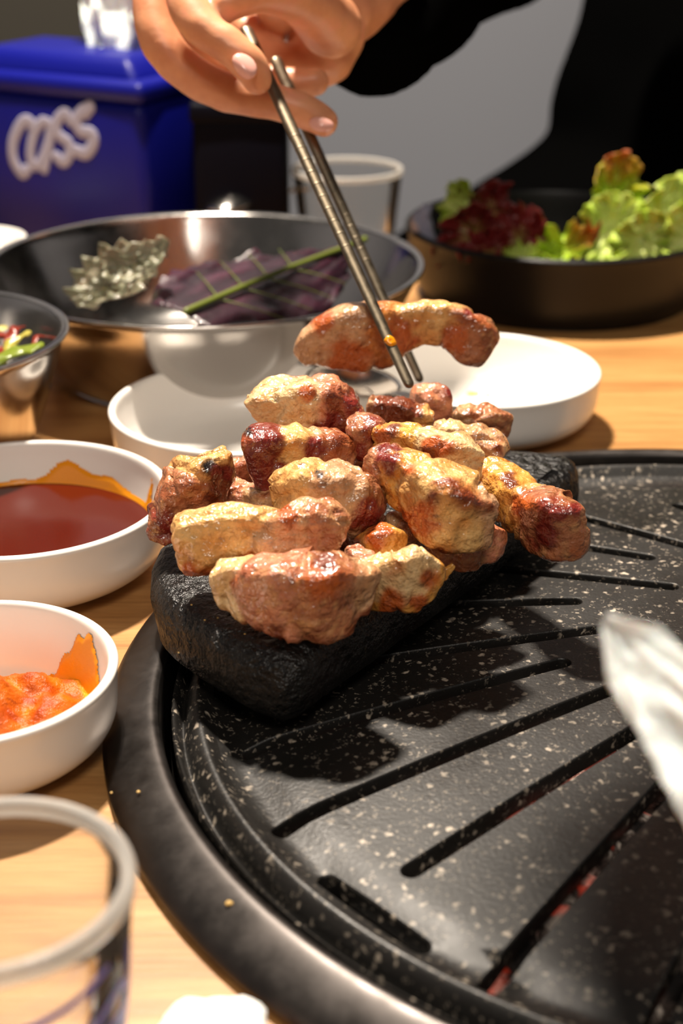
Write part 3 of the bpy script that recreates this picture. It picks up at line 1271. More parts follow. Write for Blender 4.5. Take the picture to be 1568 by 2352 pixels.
def pork(label, path, zones, seed, flat=0.9, roll=0.0, sear=0.35, rough=1.0, skin=None, spots=(), expo=4.6, name='pork_piece', group=None,
         nt=84, nc=60, lump=1.0):
    P = []
    sear = sear + .08
    for (px, py, y, hp) in path:
        q = at_y(px, py, y)
        P.append([q.x, q.y, q.z, hp * 1.09 * m_per_px(q)])
    if len(P) == 2:
        P.insert(1, [(a + b) / 2 for a, b in zip(*P)])
    sd = Vector((seed * 1.7, seed * 0.9, seed * 2.3))
    # path
    samp = []
    for k in range(nt + 1):
        u = k / nt
        u = 0.5 - 0.5 * math.cos(math.pi * u)           # denser at the ends
        samp.append((u, crom(P, u)))
    pos = [Vector(q[:3]) for _, q in samp]
    rad = [q[3] for _, q in samp]
    total = sum((pos[i + 1] - pos[i]).length for i in range(nt))
    acc = 0.0
    v, cols, kinds = [], [], []
    rf = random.Random(seed * 13 + 5)
    facets = []
    for _ in range(max(6, int(total / .005))):
        nv_ = Vector((rf.gauss(0, 1), rf.gauss(0, 1), rf.gauss(0, 1))).normalized()
        facets.append((rf.uniform(0, total), nv_, rf.uniform(.88, 1.10)))
    U = Vector((0, 0, 1))
    for k in range(nt + 1):
        if k:
            acc += (pos[k] - pos[k - 1]).length
        T = (pos[min(k + 1, nt)] - pos[max(k - 1, 0)]).normalized()
        Nn = U - T * U.dot(T)
        Nn = Nn.normalized() if Nn.length > .05 else Vector((1, 0, 0))
        B = T.cross(Nn)
        cr, sr = math.cos(roll), math.sin(roll)
        N2, B2 = Nn * cr + B * sr, B * cr - Nn * sr
        e = min(acc, total - acc) / max(rad[k], 1e-6)          # distance from the end in radii
        cap = 1.0 if e > .42 else (1 - (1 - e / .42) ** 4.0) ** (1 / 3.4) if e > 1e-5 else 0.0
        for i in range(nc):
            a = 2 * math.pi * i / nc
            ca, sa = math.cos(a), math.sin(a)
            rr = (abs(ca) ** expo + abs(sa) ** expo) ** (-1 / expo)
            loc = (B2 * ca * flat + N2 * sa) * rr * rad[k] * cap
            for (fm, nv_, hf) in facets:
                win = 1.15 - abs(acc - fm) / (rad[k] * 1.0 + 1e-6)
                if win > 0:
                    ex = loc.dot(nv_) - hf * rad[k]
                    if ex > 0:
                        loc = loc - nv_ * ex * min(1, win * 2)
            p = pos[k] + loc
            d = loc.normalized() if loc.length > 1e-7 else (T if k else -T)
            if e < .25:
                d = (d + T * (1 if k > nt / 2 else -1) * .8).normalized()
            q = p + sd
            w = noise.noise(q * 45) * .0016 * lump + noise.noise(q * 130) * .0009 * rough + noise.noise(q * 330) * .0004 * rough + noise.noise(q * 900) * .00016 * rough
            rid = 1 - abs(noise.noise(q * 95 + Vector((5, 5, 5)))) * 2            # creases
            w -= .0009 * rough * max(0, rid - .74) / .26
            fold = noise.noise(Vector((acc * 230 + 2.5 * noise.noise(q * 60), seed, 0))) * .0005 * rough
            tz = acc / total + .07 * noise.noise(q * 120) + .05 * math.sin(a + seed)
            for (te, kk) in zones[:-1]:                                             # groove where fat meets lean
                w -= .0012 * math.exp(-((tz - te) * total / .0016) ** 2)
            p = p + d * (w + fold)
            v.append(p)
            kd = zones[-1][1]
            pk = kd
            wz = 0.0
            for zi, (te, kk) in enumerate(zones):
                if tz <= te:
                    kd = kk
                    if zi + 1 < len(zones):
                        wz = max(0, 1 - (te - tz) / .03)
                        pk = zones[zi + 1][1]
                    break
            if skin:
                val = {'N': sa, 'B': ca}[skin[0]] * skin[1]
                if val > skin[4] + .12 * noise.noise(q * 150) and skin[2] <= acc / total <= skin[3]:
                    kd = pk = skin[5] if len(skin) > 5 else 'skin'
                    wz = 0
            n1 = .5 + .9 * noise.noise(q * 190)
            c = mixc(KC[kd][0], KC[kd][1], n1)
            if wz > 0:
                c = mixc(c, mixc(KC[pk][0], KC[pk][1], n1), wz * .5)
            if kd in ('lean', 'pink', 'pale', 'dark'):                               # marbling
                mb = abs(noise.noise(Vector((acc * 260 + 2 * noise.noise(q * 110), 2.0 * sa, seed))))
                c = mixc(c, KC['fatw'][1], max(0, .10 - mb) * 5)
                c = mixc(c, KC['lean'][1], .5 * max(0, noise.noise(Vector((acc * 900, a * 2, seed)))))
            br = noise.noise(q * 75 + Vector((9, 0, 0))) + .45 * noise.noise(q * 300) + (rr - 1.08) * 1.6
            c = mixc(c, RUST, (br - (.52 - sear * .6)) * 2.0 * (1 if sear > 0 else 0) * .8)
            c = mixc(c, BROWN, (br - (.75 - sear * .6)) * 2.4)
            sp = noise.noise(q * 330)
            if sp > .62:
                c = mixc(c, BROWN, (sp - .62) * 6)
            for (sx, sy, sr_, sk) in spots:
                dd = (pix(p) - Vector((sx, sy))).length
                wgt = 1 - (dd / sr_) ** 2 + .8 * noise.noise(q * 260)
                if wgt > 0:
                    c = mixc(c, {'char': CHAR, 'brown': BROWN, 'rust': RUST, 'red': srgb(120, 34, 24)}[sk], min(1, wgt * 1.6))
            cols.append(c)
            kinds.append(PART[kd])
    faces = []
    for k in range(nt):
        for i in range(nc):
            j = (i + 1) % nc
            faces.append((k * nc + i, k * nc + j, (k + 1) * nc + j, (k + 1) * nc + i))
    base = Vector((sum(p.x for p in v) / len(v), sum(p.y for p in v) / len(v), min(p.z for p in v)))
    t = root(name, base, label, 'pork', group)
    byk = {}
    for fc in faces:
        byk.setdefault(kinds[fc[0]], []).append(fc)
    # tiny groups join the biggest one
    big = max(byk, key=lambda q: len(byk[q]))
    for kk in list(byk):
        if kk != big and len(byk[kk]) < 60:
            byk[big] += byk.pop(kk)
    nrm = {}
    for kk, fl in byk.items():
        used = sorted({q for fc in fl for q in fc})
        mp = {q: i for i, q in enumerate(used)}
        o = mesh(kk, [v[q] for q in used], [tuple(mp[q] for q in fc) for fc in fl], M['meat'], t, cols=[cols[q] for q in used])
    return t


def pix(p):
    d = depth(p)
    return Vector((784 + F * p.x / d, 1176 - F * (p.y * math.sin(PITCH) + (p.z - H) * math.cos(PITCH)) / d))


PG = 'grilled pork pieces heaped on the black stone slab'
# front row
pork('large pink chunk with a pale fat end, lowest in the front of the heap', [(492, 1345, .379, 42), (545, 1338, .378, 56), (620, 1350, .374, 76), (710, 1372, .370, 94), (790, 1352, .372, 78), (842, 1350, .376, 44)],
     [(.27, 'fatw'), (.62, 'pink'), (.9, 'lean'), (1, 'pale')], 1, flat=.95, sear=.16, spots=((735, 1330, 48, 'rust'), (745, 1290, 30, 'brown'), (640, 1450, 26, 'brown'), (540, 1338, 16, 'rust')), group=PG, expo=5.5)
pork('long creamy fat strip with a wrinkled lean knob, lying across the front chunk', [(402, 1252, .393, 58), (450, 1240, .393, 68), (540, 1218, .392, 54), (620, 1216, .391, 46), (690, 1216, .391, 57), (760, 1212, .392, 54), (785, 1216, .393, 32)],
     [(.56, 'fat'), (.80, 'pale'), (1, 'lean')], 2, flat=.85, sear=.12, rough=1.5, skin=('N', -1, 0, .5, .55), spots=((660, 1185, 30, 'rust'), (435, 1312, 24, 'rust')), group=PG)
pork('curved translucent fat slice with a browned golden rim beside the pink chunk', [(800, 1268, .398, 36), (838, 1322, .390, 54), (893, 1338, .386, 58), (945, 1322, .386, 66), (985, 1270, .388, 40)],
     [(.24, 'pink'), (1, 'fatw')], 3, flat=.55, sear=.22, skin=('N', -1, .25, 1, .45, 'gold'), spots=((900, 1385, 40, 'rust'), (985, 1330, 30, 'rust'), (960, 1385, 26, 'rust')), group=PG)
pork('thin curled golden crackling sticking out towards the grill', [(990, 1326, .390, 15), (1018, 1318, .390, 14), (1043, 1297, .391, 6)], [(1, 'gold')], 4, flat=.8, sear=.4, group=PG, nt=30, nc=20, lump=.2, rough=.5)
# left
pork('dark red chunk with a pale fatty top and a burnt black spot', [(385, 1235, .425, 34), (398, 1185, .425, 52), (450, 1120, .428, 70), (478, 1068, .432, 56), (470, 1046, .434, 32)],
     [(.30, 'dark'), (.70, 'lean'), (1, 'fat')], 5, flat=.9, sear=.42, rough=1.4, spots=((480, 1072, 22, 'char'), (515, 1095, 36, 'red'), (385, 1205, 38, 'red'), (505, 1130, 40, 'brown')), group=PG)
pork('small pink scrap between the dark red chunk and the middle pieces', [(512, 1128, .440, 34), (560, 1150, .438, 40), (610, 1158, .432, 38), (655, 1150, .43, 34)], [(.5, 'pink'), (1, 'pale')], 6, sear=.3, rough=1.3, group=PG)
pork('little pink knob tucked behind the dark red chunk', [(530, 1092, .455, 28), (560, 1080, .458, 32), (590, 1090, .46, 28)], [(1, 'pink')], 7, sear=.2, group=PG, nt=56, nc=40)
# middle
pork('greyish chunk with fatty left side and tiny burnt crumbs, in the middle of the heap', [(648, 1132, .416, 50), (690, 1136, .412, 66), (760, 1140, .411, 72), (820, 1142, .414, 72), (858, 1120, .418, 44)],
     [(.42, 'fat'), (.8, 'pale'), (1, 'lean')], 8, flat=.9, sear=.22, rough=1.3, spots=((733, 1090, 13, 'char'), (742, 1110, 8, 'char'), (845, 1190, 50, 'red')), group=PG)
pork('red brown slice with dark rind face under the topmost piece', [(572, 1060, .438, 66), (620, 1052, .438, 68), (700, 1052, .440, 62), (770, 1050, .445, 60), (805, 1060, .448, 40)],
     [(.26, 'dark'), (.5, 'fat'), (.6, 'pale'), (1, 'lean')], 9, flat=.8, sear=.4, spots=((720, 1030, 34, 'red'), (610, 995, 44, 'red'), (570, 995, 14, 'char'), (600, 1090, 60, 'red')), group=PG, expo=6)
pork('topmost piece, pale fatty left half and charred right end', [(585, 960, .462, 46), (625, 940, .462, 58), (690, 938, .462, 60), (755, 938, .464, 62), (805, 965, .464, 48), (825, 985, .463, 30)],
     [(.50, 'fatw'), (.72, 'pink'), (1, 'dark')], 10, flat=.9, sear=.3, rough=1.6, spots=((770, 920, 26, 'brown'), (795, 905, 20, 'brown'), (760, 985, 44, 'red'), (808, 930, 28, 'red'), (705, 905, 22, 'rust')), group=PG)
pork('small red seared cube between the topmost piece and the golden strip', [(805, 1010, .448, 42), (840, 1000, .448, 46), (872, 985, .452, 34)], [(1, 'lean')], 11, sear=.5, spots=((855, 985, 34, 'red'), (820, 1040, 30, 'red')), group=PG, nt=40, nc=32)
pork('golden strip ending in translucent pale fat with a brown sear mark', [(862, 1010, .445, 38), (930, 1020, .440, 46), (1000, 1045, .434, 52), (1060, 1062, .431, 54), (1106, 1068, .432, 34)],
     [(.42, 'gold'), (1, 'fatw')], 12, flat=.85, sear=.14, spots=((1000, 1030, 36, 'rust'), (985, 1042, 20, 'brown'), (880, 1000, 30, 'rust'), (905, 990, 22, 'brown')), group=PG)
pork('thick golden brown strip with a red end, uppermost on the grill side', [(850, 1062, .424, 34), (892, 1076, .420, 50), (950, 1108, .412, 62), (1020, 1160, .404, 78), (1075, 1190, .402, 76), (1118, 1198, .405, 54)],
     [(.20, 'lean'), (.42, 'gold'), (.88, 'fat'), (1, 'pale')], 13, flat=.85, sear=.26, spots=((890, 1050, 40, 'red'), (990, 1148, 24, 'brown'), (1000, 1186, 8, 'char'), (960, 1190, 60, 'rust'), (935, 1080, 22, 'rust')), group=PG, expo=5)
pork('lean morsel half hidden under the thick golden strip', [(895, 1195, .420, 30), (925, 1215, .417, 40), (960, 1240, .414, 36)], [(.5, 'pale'), (1, 'lean')], 14, sear=.3, group=PG, nt=56, nc=40)
pork('orange brown morsel under the curved fat slice', [(835, 1262, .405, 32), (880, 1248, .402, 42), (915, 1252, .404, 34)], [(1, 'gold')], 15, sear=.45, spots=((870, 1225, 40, 'rust'),), group=PG, nt=56, nc=40)
pork('deep red chunk in the shaded gap in the middle of the heap', [(800, 1190, .425, 40), (840, 1215, .42, 50), (880, 1235, .42, 36)], [(1, 'dark')], 16, sear=.5, group=PG, nt=56, nc=40)
pork('brown lean piece on the slab below the thick golden strip', [(985, 1255, .415, 40), (1060, 1262, .412, 44), (1110, 1240, .414, 40), (1135, 1200, .416, 26)], [(.6, 'lean'), (1, 'pink')], 17, sear=.45, group=PG, nt=56, nc=40)
# right
pork('orange seared strip with a square red lean end reaching over the grill', [(1105, 1088, .446, 38), (1150, 1115, .440, 50), (1205, 1165, .428, 58), (1255, 1200, .416, 66), (1300, 1210, .411, 66), (1330, 1200, .412, 42)],
     [(.50, 'gold'), (.60, 'fat'), (1, 'lean')], 18, flat=.85, sear=.3, spots=((1170, 1105, 24, 'brown'), (1270, 1180, 44, 'red'), (1250, 1230, 40, 'red'), (1195, 1160, 26, 'rust'), (1320, 1170, 22, 'red')), group=PG, expo=5.5)
pork('yellow drip of fat hanging from the red lean end', [(1305, 1240, .408, 24), (1308, 1262, .407, 18), (1307, 1272, .407, 12)], [(1, 'fat')], 19, sear=.1, group=PG, nt=30, nc=20, lump=.4)
# back
pork('dark charred slice at the back of the heap', [(845, 945, .486, 34), (900, 948, .484, 40), (960, 965, .482, 38), (995, 975, .482, 26)], [(.3, 'pale'), (.7, 'dark'), (1, 'fat')], 20, sear=.45, spots=((890, 930, 50, 'brown'), (940, 940, 40, 'brown')), group=PG)
pork('pink rounded chunk at the back rim of the slab', [(940, 925, .500, 34), (985, 925, .500, 44), (1030, 915, .502, 38)], [(1, 'pink')], 21, sear=.15, spots=((1040, 900, 24, 'red'),), group=PG, nt=44, nc=32)
pork('knobbly lean chunk beside the pink rounded one', [(1040, 965, .490, 32), (1090, 970, .488, 40), (1140, 975, .488, 36), (1165, 975, .49, 24)], [(.35, 'pale'), (1, 'lean')], 22, sear=.3, rough=1.5, group=PG)
pork('pale glistening strip below the knobbly lean chunk', [(1000, 1000, .470, 32), (1060, 1005, .466, 36), (1120, 1030, .462, 36), (1150, 1060, .46, 26)], [(.4, 'fatw'), (1, 'pale')], 23, sear=.15, group=PG)
pork('dark lean piece wedged beneath the greyish middle chunk', [(640, 1235, .425, 44), (740, 1235, .425, 50), (820, 1225, .43, 40)], [(1, 'dark')], 24, sear=.4, group=PG, nt=48, nc=36)
pork('brown piece wedged beneath the two golden strips', [(920, 1110, .450, 50), (1000, 1130, .445, 52), (1080, 1140, .44, 44)], [(1, 'lean')], 25, sear=.4, group=PG, nt=48, nc=36)
pork('brown piece wedged beneath the topmost pale piece', [(640, 1110, .465, 50), (740, 1060, .475, 52), (850, 1040, .475, 50)], [(1, 'lean')], 26, sear=.4, group=PG, nt=48, nc=36)
# held in the chopsticks
pork('arched pork strip with golden fat held up by the chopsticks', [(686, 826, .520, 18), (728, 798, .520, 50), (790, 778, .521, 70), (850, 772, .522, 72), (905, 760, .523, 62), (970, 742, .524, 48), (1040, 752, .524, 50), (1095, 786, .523, 54), (1128, 806, .523, 38)],
     [(.40, 'pale'), (.56, 'skin'), (.80, 'fat'), (1, 'lean')], 27, flat=.62, sear=.18, rough=.7, skin=('N', -1, .05, .46, .72, 'lean'), spots=((745, 740, 34, 'rust'), (925, 770, 46, 'rust'), (1045, 780, 34, 'rust'), (1072, 718, 15, 'red'), (800, 835, 60, 'rust')), name='pork_piece', lump=.7)

# ------------------------------------------------------------ chopsticks
def chopstick(label, a, b, r0, r1, dab=None):
    a, b = Vector(a), Vector(b)
    t = root('chopstick', a, label, 'chopstick')
    d = b - a
    pts3 = [a, a + d * .15, a + d * .5, b]
    v, f = tube(pts3, [r0, r0 * 1.08, (r0 + r1) / 2, r1], 20, flat=.72, steps=60)
    sh_ = mesh('shaft', v, f, M['chop'], t)
    rings = []
    for k in range(10):
        q = a + d * (.36 + .035 * k)
        rr = r0 + (r1 - r0) * (.36 + .035 * k)
        dd = d.normalized() * .0005
        v, f = tube([q - dd, q, q + dd], [rr * 1.0, rr * 1.05, rr * 1.0], 16, flat=.72, endround=False, steps=4)
        rings.append((v, f))
    v, f = merge(rings)
    mesh('engraved_rings', v, f, M['chop'], sh_)
    if dab:
        q = a + d * dab
        bm = bmesh.new()
        bmesh.ops.create_icosphere(bm, subdivisions=3, radius=.0021)
        for w in bm.verts:
            w.co = w.co * (1 + .4 * noise.noise(w.co * 500)) + q + Vector((.0004, -.0012, 0))
        vv = [w.co.copy() for w in bm.verts]
        bm.verts.index_update()
        ff = [tuple(x.index for x in fc.verts) for fc in bm.faces]
        bm.free()
        mesh('sauce_dab', vv, ff, M['smear'], sh_)
    return t


HA0, HA1 = at_y(938, 880, .489), at_y(628, 205, .580)
HA1 = HA1 + (HA1 - HA0) * .22
chopstick('steel chopstick with an orange sauce dab near its tip', HA0, HA1, .0019, .0026, dab=.11)
HB0, HB1 = at_y(962, 868, .541), at_y(692, 268, .604)
HB1 = HB1 + (HB1 - HB0) * .22
chopstick('steel chopstick on the far side of the held pork strip', HB0, HB1, .0018, .0026)

# ------------------------------------------------------------ the person with the chopsticks


def hand_y(y):
    """the hand is held a little nearer than the arm behind it"""
    return y - .06 * min(1, max(0, (.80 - y) / .12))


def chain(pts4, n=18, steps=None, flat=1.0, up=None):
    P = [at_y(a, b, hand_y(y)) for (a, b, y, h) in pts4]
    rr = [h * m_per_px(p) for p, (a, b, y, h) in zip(P, pts4)]
    return tube(P, rr, n, flat=flat, steps=steps, up=up)


person = root('person', (0.38, 1.25, -0.30), 'person in black clothes reaching over the table with steel chopsticks', 'person')
hand_parts = [
    # index: knuckle, middle joint, last joint, tip
    chain([(470, -130, .668, 56), (428, -30, .650, 50), (452, 52, .638, 45), (525, 105, .633, 42), (572, 150, .632, 42), (590, 182, .633, 36)]),
    # middle finger: the lowest, running behind the index to the right
    chain([(400, -150, .690, 56), (352, -20, .672, 48), (366, 90, .660, 48), (430, 165, .658, 47), (520, 212, .657, 45), (620, 232, .656, 42), (700, 256, .656, 40), (742, 280, .656, 36)]),
    # ring finger, its tip shows right of the sticks
    chain([(480, -140, .712, 50), (440, 0, .700, 46), (470, 110, .690, 44), (560, 170, .684, 40), (650, 190, .680, 38), (722, 188, .678, 34)]),
    # little finger behind
    chain([(560, -120, .735, 44), (540, 0, .725, 40), (580, 90, .712, 38), (660, 140, .704, 36), (730, 150, .702, 32)]),
    # thumb from its base across the top
    chain([(760, 60, .690, 74), (690, -5, .670, 62), (600, -20, .652, 50), (530, 5, .645, 42), (505, 30, .643, 34)]),
    # palm and heel of the hand
    chain([(640, -120, .70, 120), (700, -20, .712, 120), (745, 60, .712, 100), (742, 120, .708, 78)], 24),
    chain([(560, -150, .70, 100), (700, -120, .715, 130), (860, -60, .74, 110)], 24),
    chain([(770, 20, .715, 92), (880, -20, .745, 88), (1010, -80, .80, 95), (1110, -140, .86, 105)], 24),
]
hand = remeshed('hand', hand_parts, .0011, M['skin'], person, 7,
                lambda c: .0004 * noise.noise(c * 130))


def nail(px, py, y, wpx, lpx, ang, toward, parent):
    p = at_y(px, py, hand_y(y) + .0012)
    s = m_per_px(p)
    bm = bmesh.new()
    bmesh.ops.create_uvsphere(bm, u_segments=18, v_segments=10, radius=1)
    ca, sa = math.cos(ang), math.sin(ang)
    vv = []
    fw = Vector((0, math.cos(PITCH), -math.sin(PITCH)))
    up_ = Vector((0, math.sin(PITCH), math.cos(PITCH)))
    rt = Vector((1, 0, 0))
    for q in bm.verts:
        x, yv, z = q.co
        a = x * wpx * s
        b = z * lpx * s
        d = yv * .0022 + (x * x) * .0016
        vv.append(p + (rt * ca + up_ * sa) * a + (-rt * sa + up_ * ca) * b + (fw + rt * toward[0] + up_ * toward[1]).normalized() * d)
    bm.verts.index_update()
    ff = [tuple(q.index for q in fc.verts) for fc in bm.faces]
    bm.free()
    return mesh('fingernail', vv, ff, M['nail'], parent)


nail(560, 152, .6205, 24, 34, R(38), (.3, .2), hand)
nail(738, 286, .6448, 30, 17, R(-12), (0, .3), hand)

# sleeve, jacket and lap
sl_pts = [(858, 92, .735, 138), (900, 50, .755, 148), (985, -30, .80, 150), (1080, -85, .86, 140), (1250, -190, .96, 130), (1400, -330, 1.08, 130)]
jk = [chain(sl_pts, 28, 40),
      tube([Vector(p) for p in ((.26, 1.14, .42), (.36, 1.20, .40), (.54, 1.24, .38))], [.085, .11, .095], 24),
      tube([Vector(p) for p in ((.40, 1.26, .40), (.40, 1.26, .15), (.40, 1.26, .0), (.40, 1.25, -.13))], [.19, .205, .225, .21], 32, flat=.66, up=(0, 1, 0)),
      tube([Vector(p) for p in ((.60, 1.22, .36), (.70, 1.15, .12), (.58, 1.04, .0))], [.075, .062, .05], 20),
      tube([Vector(p) for p in ((.40, 1.24, -.06), (.22, 1.24, -.11), (.06, 1.24, -.19), (-.02, 1.2, -.24))], [.15, .13, .11, .09], 24),
      tube([Vector(p) for p in ((.50, 1.28, -.20), (.44, 1.12, -.20), (.40, 1.0, -.22))], [.11, .10, .08], 24)]
remeshed('black_jacket', jk, .008, M['fabric'], person, 8, lambda c: .010 * noise.noise(c * 14))
# lower legs and shoes under the table
lg = [tube([Vector(p) for p in ((-.01, 1.18, -.24), (.03, 1.13, -.45), (.09, 1.14, -.68), (.09, 1.03, -.70))], [.075, .06, .045, .042], 20),
      tube([Vector(p) for p in ((.40, 1.0, -.22), (.40, 1.02, -.45), (.40, 1.06, -.68), (.40, .95, -.70))], [.07, .06, .045, .042], 20)]
remeshed('black_trousers', lg, .008, M['fabric'], person, 6)
hd = [tube([Vector(p) for p in ((.40, 1.25, .42), (.395, 1.23, .52))], [.055, .05], 20),
      tube([Vector(p) for p in ((.39, 1.20, .545), (.39, 1.215, .60), (.39, 1.23, .655))], [.060, .078, .080], 28),
      tube([Vector(p) for p in ((.39, 1.130, .60), (.39, 1.125, .585))], [.011, .014], 12),
      tube([Vector(p) for p in ((.308, 1.225, .61), (.308, 1.228, .585))], [.014, .012], 12),
      tube([Vector(p) for p in ((.472, 1.225, .61), (.472, 1.228, .585))], [.014, .012], 12)]
remeshed('head', hd, .004, M['skin'], person, 5)
remeshed('hair', [tube([Vector(p) for p in ((.39, 1.262, .60), (.39, 1.258, .665))], [.082, .088], 28)], .005, M['fabric'], person, 3, lambda c: .006 * noise.noise(c * 60))
# stool under the person
st = root('stool', (.45, 1.27, -.74), 'dark round stool under the person in black', 'stool')
v, f = lathe(smooth_profile([(0, -.42), (.17, -.42), (.18, -.405), (.17, -.385), (0, -.38)], 4), 48, (.45, 1.27, 0))
mesh('seat', v, f, M['bench'], st)
for k in range(4):
    a = R(45 + 90 * k)
    v, f = tube([Vector((.45 + .12 * math.cos(a), 1.27 + .12 * math.sin(a), -.42)), Vector((.45 + .16 * math.cos(a), 1.27 + .16 * math.sin(a), -.738))], [.012, .012], 12)
    mesh('leg', v, f, M['black'], st)

# ------------------------------------------------------------ blue tissue box with lettering
BX0 = Vector((-.116, .90, 0))
dL = Vector((-.878, .478, 0)).normalized()
dR = Vector((.478, .878, 0)).normalized()
BH = .105
tbx = root('tissue_box', BX0, 'deep blue plastic tissue box with white script lettering', 'tissue box')
LW, LD = .145, .086


def obox(name, o0, lx, ly, z0, z1, r, mat, parent, taper=0.0):
    v, f = rounded_box(lx, ly, z1 - z0, r, 4)
    out = []
    for q in v:
        k = (q.z / (z1 - z0) + .5)
        sx = 1 - taper * k
        c = o0 + dL * (lx / 2 + q.x * sx) + dR * (ly / 2 + q.y * sx)
        out.append(Vector((c.x, c.y, (z0 + z1) / 2 + q.z)))
    return mesh(name, out, f, mat, parent)


tb_body = obox('body', BX0, LW, LD, 0.0, BH - .012, .007, M['blue'], tbx)
tb_lid = obox('lid', BX0 - dL * .0015 - dR * .0015, LW + .003, LD + .003, BH - .0125, BH, .005, M['blue'], tbx)
obox('lid_top', BX0 + dL * .006 + dR * .006, LW - .012, LD - .012, BH - .004, BH + .012, .006, M['blue'], tb_lid, taper=.16)
# lettering on the left face: Cass
nF = -dR                                      # outward normal of the long face


def on_face(px, py, lift=.0004):
    d = ray(px, py)
    o = Vector((0, 0, H))
    t_ = (BX0 - o).dot(nF) / d.dot(nF)
    return o + d * t_ + nF * lift


def strokes_obj(name, strokes, w):
    parts = []
    for s in strokes:
        P = [on_face(x * .5102, y * .5102) for x, y in s]
        parts.append(tube(P, [w] * len(P), 12, flat=.12, up=nF, steps=(len(P) - 1) * 6))
    v, f = merge(parts)
    return mesh(name, v, f, M['print_white'], tb_body)


strokes_obj('letter_c', [[(152, 588), (140, 552), (110, 545), (78, 590), (58, 655), (64, 725), (100, 780), (122, 765)]], .0037)
strokes_obj('letter_a', [[(222, 556), (190, 550), (155, 600), (138, 690), (150, 745), (185, 730), (215, 655), (232, 570)], [(232, 570), (222, 650), (208, 720), (200, 760)]], .0034)
strokes_obj('letter_s', [[(318, 545), (295, 510), (258, 545), (262, 605), (312, 645), (312, 700), (285, 730), (255, 705)]], .0036)
strokes_obj('letter_s', [[(405, 485), (372, 500), (345, 545), (362, 590), (412, 600), (422, 640), (390, 690), (345, 680)], [(405, 480), (385, 510)]], .0039)

# tissue standing out of the box


def sheet(name, p0, p1, wv, amp, seed, mat, nu=40, nv=30, thick=.0008, parent=None, fold=6, taper=None):
    p0, p1, wv = Vector(p0), Vector(p1), Vector(wv)
    D = p1 - p0
    Nn = D.cross(wv).normalized()
    v, f = [], []
    for i in range(nu + 1):
        u = i / nu
        tp = taper(u) if taper else 1
        for j in range(nv + 1):
            s = -1 + 2 * j / nv
            w = math.sin(s * fold + 2 * noise.noise(Vector((u * 3, s * 2, seed)))) * .6 + noise.noise(Vector((u * 4 + seed, s * 3, seed))) * 1.2
            edge = 1 + .10 * noise.noise(Vector((u * 9, s * 7, seed + 4)))
            v.append(p0 + D * u * (1 + .07 * noise.noise(Vector((s * 4, seed, 1)))) + wv * s * tp * edge + Nn * amp * w * (.5 + .5 * u))
    for i in range(nu):
        for j in range(nv):
            a = i * (nv + 1) + j
            f.append((a, a + 1, a + nv + 2, a + nv + 1))
    o = mesh(name, v, f, mat, parent)
    so = o.modifiers.new('thick', 'SOLIDIFY')
    so.thickness = thick
    return o


bc = BX0 + dL * LW * .36 + dR * LD * .5
o = sheet('tissue', Vector((bc.x, bc.y, BH + .010)), Vector((bc.x + .004, bc.y + .004, BH + .075)), dL * .030, .008, 3, M['tissue'], taper=lambda u: .55 + .6 * u)
tag(o, 'white tissue pulled up out of the blue tissue box', 'tissue')

# dark caddy behind the blue box, a steel spoon resting on it
cd = root('utensil_caddy', (-.045, 1.0, 0), 'dark navy utensil box behind the blue tissue box', 'utensil box')
p0, p1 = at_y(470, 300, .985), at_y(668, 290, .985)
v, f = rounded_box(p1.x - p0.x, .05, .084, .004)
mesh('body', [q + Vector(((p0.x + p1.x) / 2, .925, .042)) for q in v], f, M['navy'], cd)
v, f = rounded_box(p1.x - p0.x + .003, .053, .012, .003)
mesh('lid', [q + Vector(((p0.x + p1.x) / 2, .925, .088)) for q in v], f, M['navy'], cd)


def spoon(label, a, b, bowl_r, flip=1, up=(0, 0, 1)):
    a, b = Vector(a), Vector(b)
    t = root('spoon', a, label, 'spoon')
    d = (b - a).normalized()
    v, f = tube([a + d * bowl_r * 1.2, a + (b - a) * .5 + Vector((0, 0, .002)), b], [.0022, .0026, .0040], 14, flat=.4, up=up)
    mesh('handle', v, f, M['steel'], t)
    v, f = [], []
    s = d.cross(Vector(up)).normalized()
    n2 = s.cross(d).normalized()
    nu, nv = 10, 28
    for j in range(nu + 1):
        k = j / nu
        for i in range(nv):
            an = 2 * math.pi * i / nv
            v.append(a + d * math.cos(an) * bowl_r * 1.35 * k + s * math.sin(an) * bowl_r * k * (1 - .15 * math.cos(an)) + n2 * flip * .006 * (k * k - 1))
    for j in range(nu):
        for i in range(nv):
            q = (i + 1) % nv
            f.append((j * nv + i, j * nv + q, (j + 1) * nv + q, (j + 1) * nv + i))
    o = mesh('spoon_bowl', v, f, M['steel'], t)
    so = o.modifiers.new('thick', 'SOLIDIFY')
    so.thickness = .001
    return t


spoon('steel spoon lying across the rims of the two white side dishes', at_z(815, 876, .031), at_z(940, 925, .031) + Vector((.02, -.02, 0)), .017, 1)
spoon('steel spoon lying on the table behind the big steel bowl', at_y(530, 470, .90), at_y(700, 432, .93), .012, -1)

